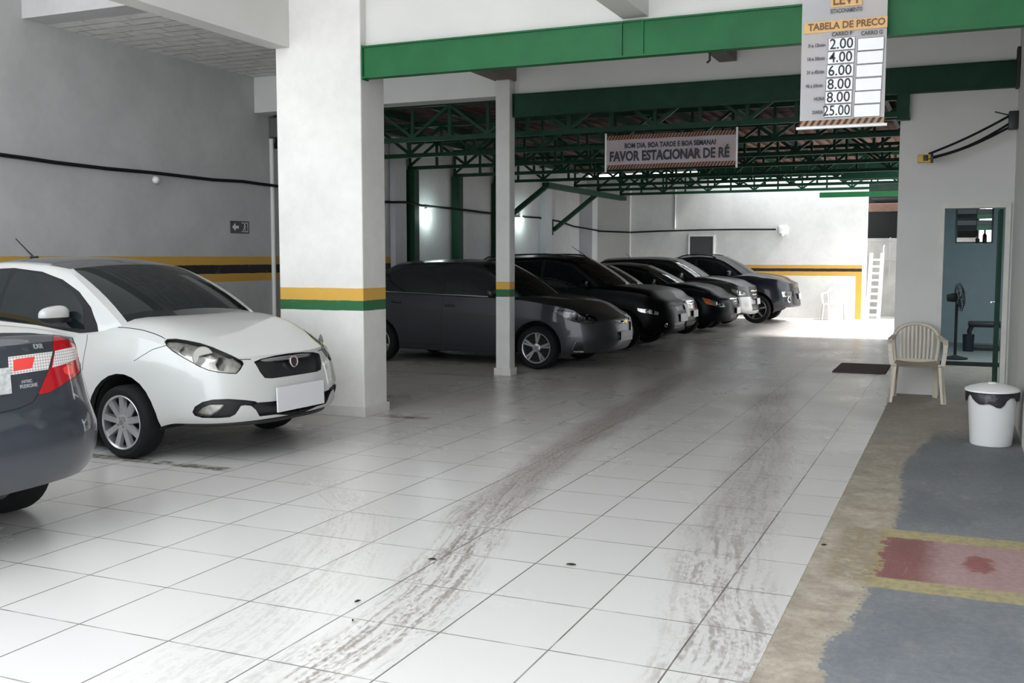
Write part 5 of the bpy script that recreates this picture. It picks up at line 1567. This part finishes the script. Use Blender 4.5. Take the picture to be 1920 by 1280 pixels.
# ------------------------------------------------------------------ plastic chairs
def chair(label, x, y, rz, m, group=None):
    t = thing('plastic_chair', label, 'chair', (x, y, 0), rz)
    # seat (front is -y)
    b = MB()
    n = 10; rows_ = []
    for j in range(9):
        v = j / 8; yy = -.25 + .44 * v
        hw = lerp(.235, .195, v)
        row = []
        for i in range(n + 1):
            u = -1 + 2 * i / n
            zz = .405 - .018 * (1 - u * u) - .02 * math.sin(PI * min(1, v * 1.1)) + (-.022 * (1 - v / .15) ** 2 if v < .15 else 0)
            row.append(b.bm.verts.new((u * hw, yy, zz)))
        rows_.append(row)
    for j in range(8):
        for i in range(n): b._f([rows_[j][i], rows_[j][i + 1], rows_[j + 1][i + 1], rows_[j + 1][i]])
    bmesh.ops.solidify(b.bm, geom=b.bm.faces[:], thickness=.018)
    b.build('seat', m, t, 50)
    def ribbon(b, pts, wd, th, up):
        for p, q in zip(pts, pts[1:]): b.bar(p, q, wd, th, up)
    # legs
    for sx in (-1, 1):
        b = MB(); b.box(-.026, .026, -.010, .010, 0, .40); b.box(sx * .012 - .013, sx * .012 + .013, -.01, .045, 0, .40)
        for v in b.bm.verts:
            k = 1 - v.co.z / .40; v.co.x += sx * (.225 + .035 * k); v.co.y += -.225 - .035 * k
        b.build('leg', m, t)
        b = MB(); b.box(-.024, .024, -.010, .010, 0, .41); b.box(sx * .012 - .012, sx * .012 + .012, -.045, .01, 0, .41)
        for v in b.bm.verts:
            k = 1 - v.co.z / .41; v.co.x += sx * (.185 + .02 * k); v.co.y += .19 + .075 * k
        b.build('leg', m, t)
    # arched back frame running down into the arms and front legs
    for sx in (-1, 1):
        b = MB()
        pts = [(sx * .245, -.225, .39), (sx * .262, -.215, .52), (sx * .268, -.19, .60), (sx * .266, -.13, .635), (sx * .258, 0, .64), (sx * .24, .13, .645), (sx * .222, .21, .66)]
        P = [Vector(p) for p in pts]
        for p, q in zip(P, P[1:]): b.bar(p, q, .05 if p.z > .6 else .042, .022, (0, 0, 1) if p.z > .6 else (0, 1, 0))
        b.build('arm', m, t, 50)
    b = MB(); arc = []
    for k in range(19):
        a = PI * k / 18
        arc.append(Vector((.225 * math.cos(a), .215 + .05 * math.sin(a), .60 + .19 * math.sin(a) ** .8)))
    arc = [Vector((.20, .19, .40)), Vector((.215, .20, .50))] + arc + [Vector((-.215, .20, .50)), Vector((-.20, .19, .40))]
    b.tube(arc, .021, 8)
    b.build('back_frame', m, t, 60)
    for k in range(9):
        x0 = -.16 + .04 * k
        top = .60 + .19 * math.sqrt(max(0, 1 - (x0 / .222) ** 2)) ** .8
        yy = .215 + .05 * math.sqrt(max(0, 1 - (x0 / .222) ** 2))
        b = MB(); b.bar((x0 * .92, .19, .39), (x0, yy * .5 + .10, (.39 + top) / 2), .019, .010, (0, 1, 0)); b.bar((x0, yy * .5 + .10, (.39 + top) / 2), (x0, yy, top), .019, .010, (0, 1, 0))
        b.build('slat', m, t)
    b = MB(); b.box(-.19, .19, .175, .20, .375, .42, .005); b.build('back_rail', m, t)
    return t
chair('beige plastic armchair with slatted back in front of the office wall', -.385, 11.52, math.radians(4), M['plastic_beige'])
cp = at_y(1566, 597, 25.75)
chair('white plastic armchair in the sun against the back wall', cp.x, 25.66, math.radians(-6), M['plastic_white'])

# ------------------------------------------------------------------ bin
t = thing('waste_bin', 'white plastic waste bin with lid and black bag at the right edge', 'bin', (.275, 9.02, 0), .3)
b = MB(); b.lathe([(0, .008), (.150, 0), (.156, .01), (.182, .40), (.188, .41), (.188, .43), (.176, .43), (.150, .03), (0, .03)], n=40); b.build('bucket', M['plastic_white'], t, 40)
b = MB()
n = 44; A_ = []; B_ = []; C_ = []
for k in range(n):
    a = 2 * PI * k / n
    dp = .075 + .03 * math.sin(3 * a + 1) + .02 * math.sin(7 * a)
    A_.append(b.bm.verts.new((.183 * math.cos(a), .183 * math.sin(a), .446))); B_.append(b.bm.verts.new(((.200 + .004 * math.sin(9 * a)) * math.cos(a), (.200 + .004 * math.sin(9 * a)) * math.sin(a), .43)))
    C_.append(b.bm.verts.new(((.192 + .008 * math.sin(11 * a)) * math.cos(a), (.192 + .008 * math.sin(11 * a)) * math.sin(a), .43 - dp)))
for k in range(n):
    j = (k + 1) % n; b._f([A_[k], A_[j], B_[j], B_[k]]); b._f([B_[k], B_[j], C_[j], C_[k]])
b.build('bin_bag', M['bag'], t, 60)
b = MB(); b.lathe([(0, .505), (.03, .503), (.035, .495), (.10, .487), (.165, .468), (.200, .452), (.203, .440), (.196, .438), (.19, .447), (0, .46)], n=40); lid = b.build('lid', M['plastic_white'], t, 40)
lid.rotation_euler = (.03, -.02, 0)

# ------------------------------------------------------------------ floor mat
b = MB(); b.box(-.33, .33, -.60, .60, 0, .012, .004)
tag(b.build('floor_mat', M['rust'], None, loc=(-1.16, 14.5, 0)), 'flat rusty brown plate on the tiles beyond the plastic chair', 'mat')

# ------------------------------------------------------------------ ladder
lx0, lx1 = at_y(1629, 560, 26.9).x, at_y(1650, 560, 26.9).x
t = thing('steel_ladder', 'white steel ladder stair with a handrail in the alcove', 'ladder', (0, 26.8, 0))
for x in (lx0, lx1):
    b = MB(); b.bar((x, -.30, 0), (x, .55, 1.60), .03, .09, (1, 0, 0)); b.build('stringer', M['white'], t)
for k in range(9):
    f = (k + .5) / 9.5
    b = MB(); b.box(lx0 + .015, lx1 - .015, -.30 + .85 * f - .06, -.30 + .85 * f + .09, 1.60 * f - .02, 1.60 * f + .03); b.build('tread', M['white'], t)
b = MB(); b.tube([(lx1 + .03, -.33, .05), (lx1 + .03, -.30, .62), (lx1 + .04, .35, 1.75), (lx1 + .04, .55, 1.80)], .016, 8); b.build('handrail', M['white'], t, 50)
b = MB()
for z, d in ((1.42, .0), (1.9, .0)): b.tube([(lx0 - .05, .75, z), (0.3, .75, z)], .014, 6)
wr = b.build('wall_rail', M['alloydark'], t, 50)
b = MB(); b.tube([(lx1 + .16, .78, .9), (lx1 + .16, .78, 2.0)], .016, 6); b.build('rail_post', M['alloydark'], t, 50)

# ------------------------------------------------------------------ office interior
t = thing('louvre_window', 'small louvred window with green and clear blades high on the office back wall', 'window', ((WX0 + WX1) / 2, YW, 0))
hw = (WX1 - WX0) / 2
b = MB(); b.box(-hw, -hw + .03, .08, .14, WZ0, WZ1); b.box(hw - .03, hw, .08, .14, WZ0, WZ1); b.box(-hw + .03, hw - .03, .08, .14, WZ1 - .03, WZ1); b.box(-hw + .03, hw - .03, .08, .14, WZ0, WZ0 + .025); b.build('frame', mat('grey_window_frame', (0.12, 0.14, 0.14, 1), .5), t)
mg = mat('green_louvre_glass', (0.10, 0.45, 0.22, 1), .2); md = mat('dark_louvre_blade', (0.02, 0.025, 0.03, 1), .4); mp = mat('pale_louvre_blade', (0.42, 0.42, 0.40, 1), .5)
for k, (z, m_) in enumerate(((2.27, mp), (2.19, md), (2.08, mp), (2.0, md))):
    b = MB(); b.box(-hw + .03, .03, .10, .115, z - .045, z + .04); b.build('blade', m_, t)
    b = MB(); b.box(.04, hw - .03, .105, .115, z - .045, z + .04); b.build('blade', mg if m_ is md else mp, t)
M['bottle'] = mat('dark_brown_glass', (0.03, 0.015, 0.01, 1), .15)
for lab, x, h in (('short dark bottle on the office window sill', .26, .12), ('tall dark bottle on the office window sill', .37, .22)):
    b = MB(); b.lathe([(0, 0), (.035, 0), (.036, h * .6), (.014, h * .75), (.014, h), (0, h)], n=16)
    tag(b.build('bottle', M['bottle'], None, 40, loc=(x, YW + .035, WZ0)), lab, 'bottle')
t = thing('stool', 'dark low stool with curved legs inside the office', 'stool', (.42, 17.7, .05))
dk = mat('dark_stained_wood', (0.02, 0.018, 0.022, 1), .4)
b = MB(); b.box(-.27, .27, -.2, .2, .36, .44, .03); b.build('seat', dk, t, 40)
for sx in (-1, 1):
    for sy in (-1, 1):
        b = MB(); b.tube([(sx * .21, sy * .15, .38), (sx * .25, sy * .17, .28), (sx * .215, sy * .155, .12), (sx * .23, sy * .17, 0)], [.03, .032, .022, .024], 8); b.build('leg', dk, t, 50)
b = MB(); b.box(-.27, .27, -.19, .19, 0, .06, .01); b.build('foot_board', dk, t)
t = thing('pedestal_fan', 'dark pedestal fan seen edge on just inside the office doorway', 'fan', (-.02, 15.9, .05), .3)
b = MB(); b.lathe([(0, .0), (.17, 0), (.17, .02), (.03, .05), (.022, .06), (0, .06)], n=24); b.build('base', M['black'], t, 40)
b = MB(); b.tube([(0, 0, .05), (0, 0, .78)], .02, 10); b.build('pole', M['black'], t, 50)
fq = Vector((1, -.5, .1)).normalized().to_track_quat('Z', 'Y').to_matrix()
b = MB(); b.lathe([(0, -.14), (.05, -.13), (.065, -.05), (.06, 0), (0, .01)], mtx=fq, c=(0, 0, .88), n=18); b.build('motor', M['black'], t, 50)
cage = MB()
for rr in (.05, .11, .17, .2):
    cage.tube([fq @ Vector((rr * math.cos(2 * PI * k / 24), rr * math.sin(2 * PI * k / 24), .05 + .05 * (1 - (rr / .2) ** 2))) + Vector((0, 0, .88)) for k in range(24)], .004, 5, closed=True)
for k in range(18):
    a = 2 * PI * k / 18
    cage.tube([fq @ Vector((r_ * math.cos(a), r_ * math.sin(a), z_)) + Vector((0, 0, .88)) for r_, z_ in ((.03, .10), (.11, .09), (.2, .05), (.18, .0), (.06, -.02))], .003, 4)
cage.build('cage', M['black'], t, 50)
b = MB()
for k in range(3):
    a0 = 2 * PI * k / 3
    vs = [b.bm.verts.new(fq @ Vector((r_ * math.cos(a0 + da), r_ * math.sin(a0 + da), .035 + dz)) + Vector((0, 0, .88))) for r_, da, dz in ((.03, -.3, -.01), (.16, -.35, -.02), (.17, .15, .015), (.12, .5, .02), (.03, .4, .01))]
    b._f(vs)
bmesh.ops.solidify(b.bm, geom=b.bm.faces[:], thickness=.003)
b.build('blade_rotor', M['black'], t, 50)
b = MB(); b.lathe([(0, 0), (.075, 0), (.085, .26), (.08, .26), (.072, .01), (0, .01)], n=24)
tag(b.build('paper_bin', mat('dark_blue_plastic', (0.015, 0.02, 0.03, 1), .5), None, 40, loc=(.16, 17.3, .05)), 'small dark bin on the office floor between the fan and the stool', 'bin')
t = thing('door_leaf', 'green edged office door swung open inwards at the right jamb', 'door', (DX1 - .015, 12.16, 0))
b = MB(); b.box(-.035, 0, 0, .62, .01, DZ - .01, .003); b.build('panel', M['darkgreen'], t)
b = MB(); b.tube([(-.035, .55, 1.0), (-.075, .55, 1.0), (-.075, .45, 1.0)], .009, 8); b.build('door_handle', M['chrome'], t, 50)
# ------------------------------------------------------------------ fallen leaves
for i, (px, py, s, a, lab) in enumerate(((811, 1050, .045, .3, 'dry leaf on the left tyre track, farthest of three'), (671, 1129, .035, 1.2, 'dry leaf on the left tyre track, middle of three'), (662, 1165, .025, 2, 'dry leaf on the left tyre track, nearest of three'), (1071, 1060, .05, .2, 'brown dry leaf on the tiles between the two tyre tracks'), (1545, 1023, .03, .5, 'dry leaf on the edge between tiles and concrete'))):
    q = Matrix.Rotation(YAW, 3, 'Z') @ Matrix.Rotation(PI / 2 - PITCH, 3, 'X')
    d = q @ Vector(((px - 960) / FPX, (640 - py) / FPX, -1.0)); p = Vector((0, 0, CAM_H)) + d * (-CAM_H / d.z)
    b = MB(); vs = []
    for k in range(10):
        an = 2 * PI * k / 10; r_ = s * (.55 + .45 * abs(math.cos(an))) * (.8 + .2 * random.random()) * .6
        vs.append(b.bm.verts.new((r_ * math.cos(an), .45 * r_ * math.sin(an), .003 + .006 * abs(math.sin(an)))))
    c0 = b.bm.verts.new((0, 0, .001))
    for k in range(10): b._f([c0, vs[k], vs[(k + 1) % 10]])
    bmesh.ops.solidify(b.bm, geom=b.bm.faces[:], thickness=.002)
    o = b.build('dry_leaf', M['leaf'], None, 60, loc=(p.x, p.y, .002)); o.rotation_euler = (0, 0, a); tag(o, lab, 'leaf')

# ------------------------------------------------------------------ added lamp, out of view, that brightens the office
t = thing('added_tube_lamp', 'added tube lamp on the office ceiling, out of view', 'lamp', (.9, 15.2, 2.6))
b = MB(); b.box(-.62, .62, -.05, .05, -.045, 0, .006); b.build('housing', M['white'], t)
b = MB(); b.tube([(-.58, 0, -.062), (.58, 0, -.062)], .014, 10); b.build('tube', mat('added_lit_tube', (1, 1, 1, 1), .4, emit=(.85, .97, 1, 1), estr=9), t, 50)
l = D.lights.new('added_tube_light', 'AREA'); l.shape = 'RECTANGLE'; l.size = 1.2; l.size_y = .06; l.energy = 42; l.color = (.86, .96, 1)
lo = D.objects.new('added_tube_light', l); COL.objects.link(lo); lo.location = (.9, 15.2, 2.52)

hk = at_y(1331, 92, 8.30); hk2 = at_y(1329, 118, 8.30)
b = MB(); b.tube([(hk.x, 8.30, 3.14), (hk.x, 8.30, hk2.z + .02), (hk.x - .015, 8.28, hk2.z)], .009, 6)
tag(b.build('steel_hook', M['black'], None, 50), 'small black steel hook hanging under the bright green beam', 'hook')
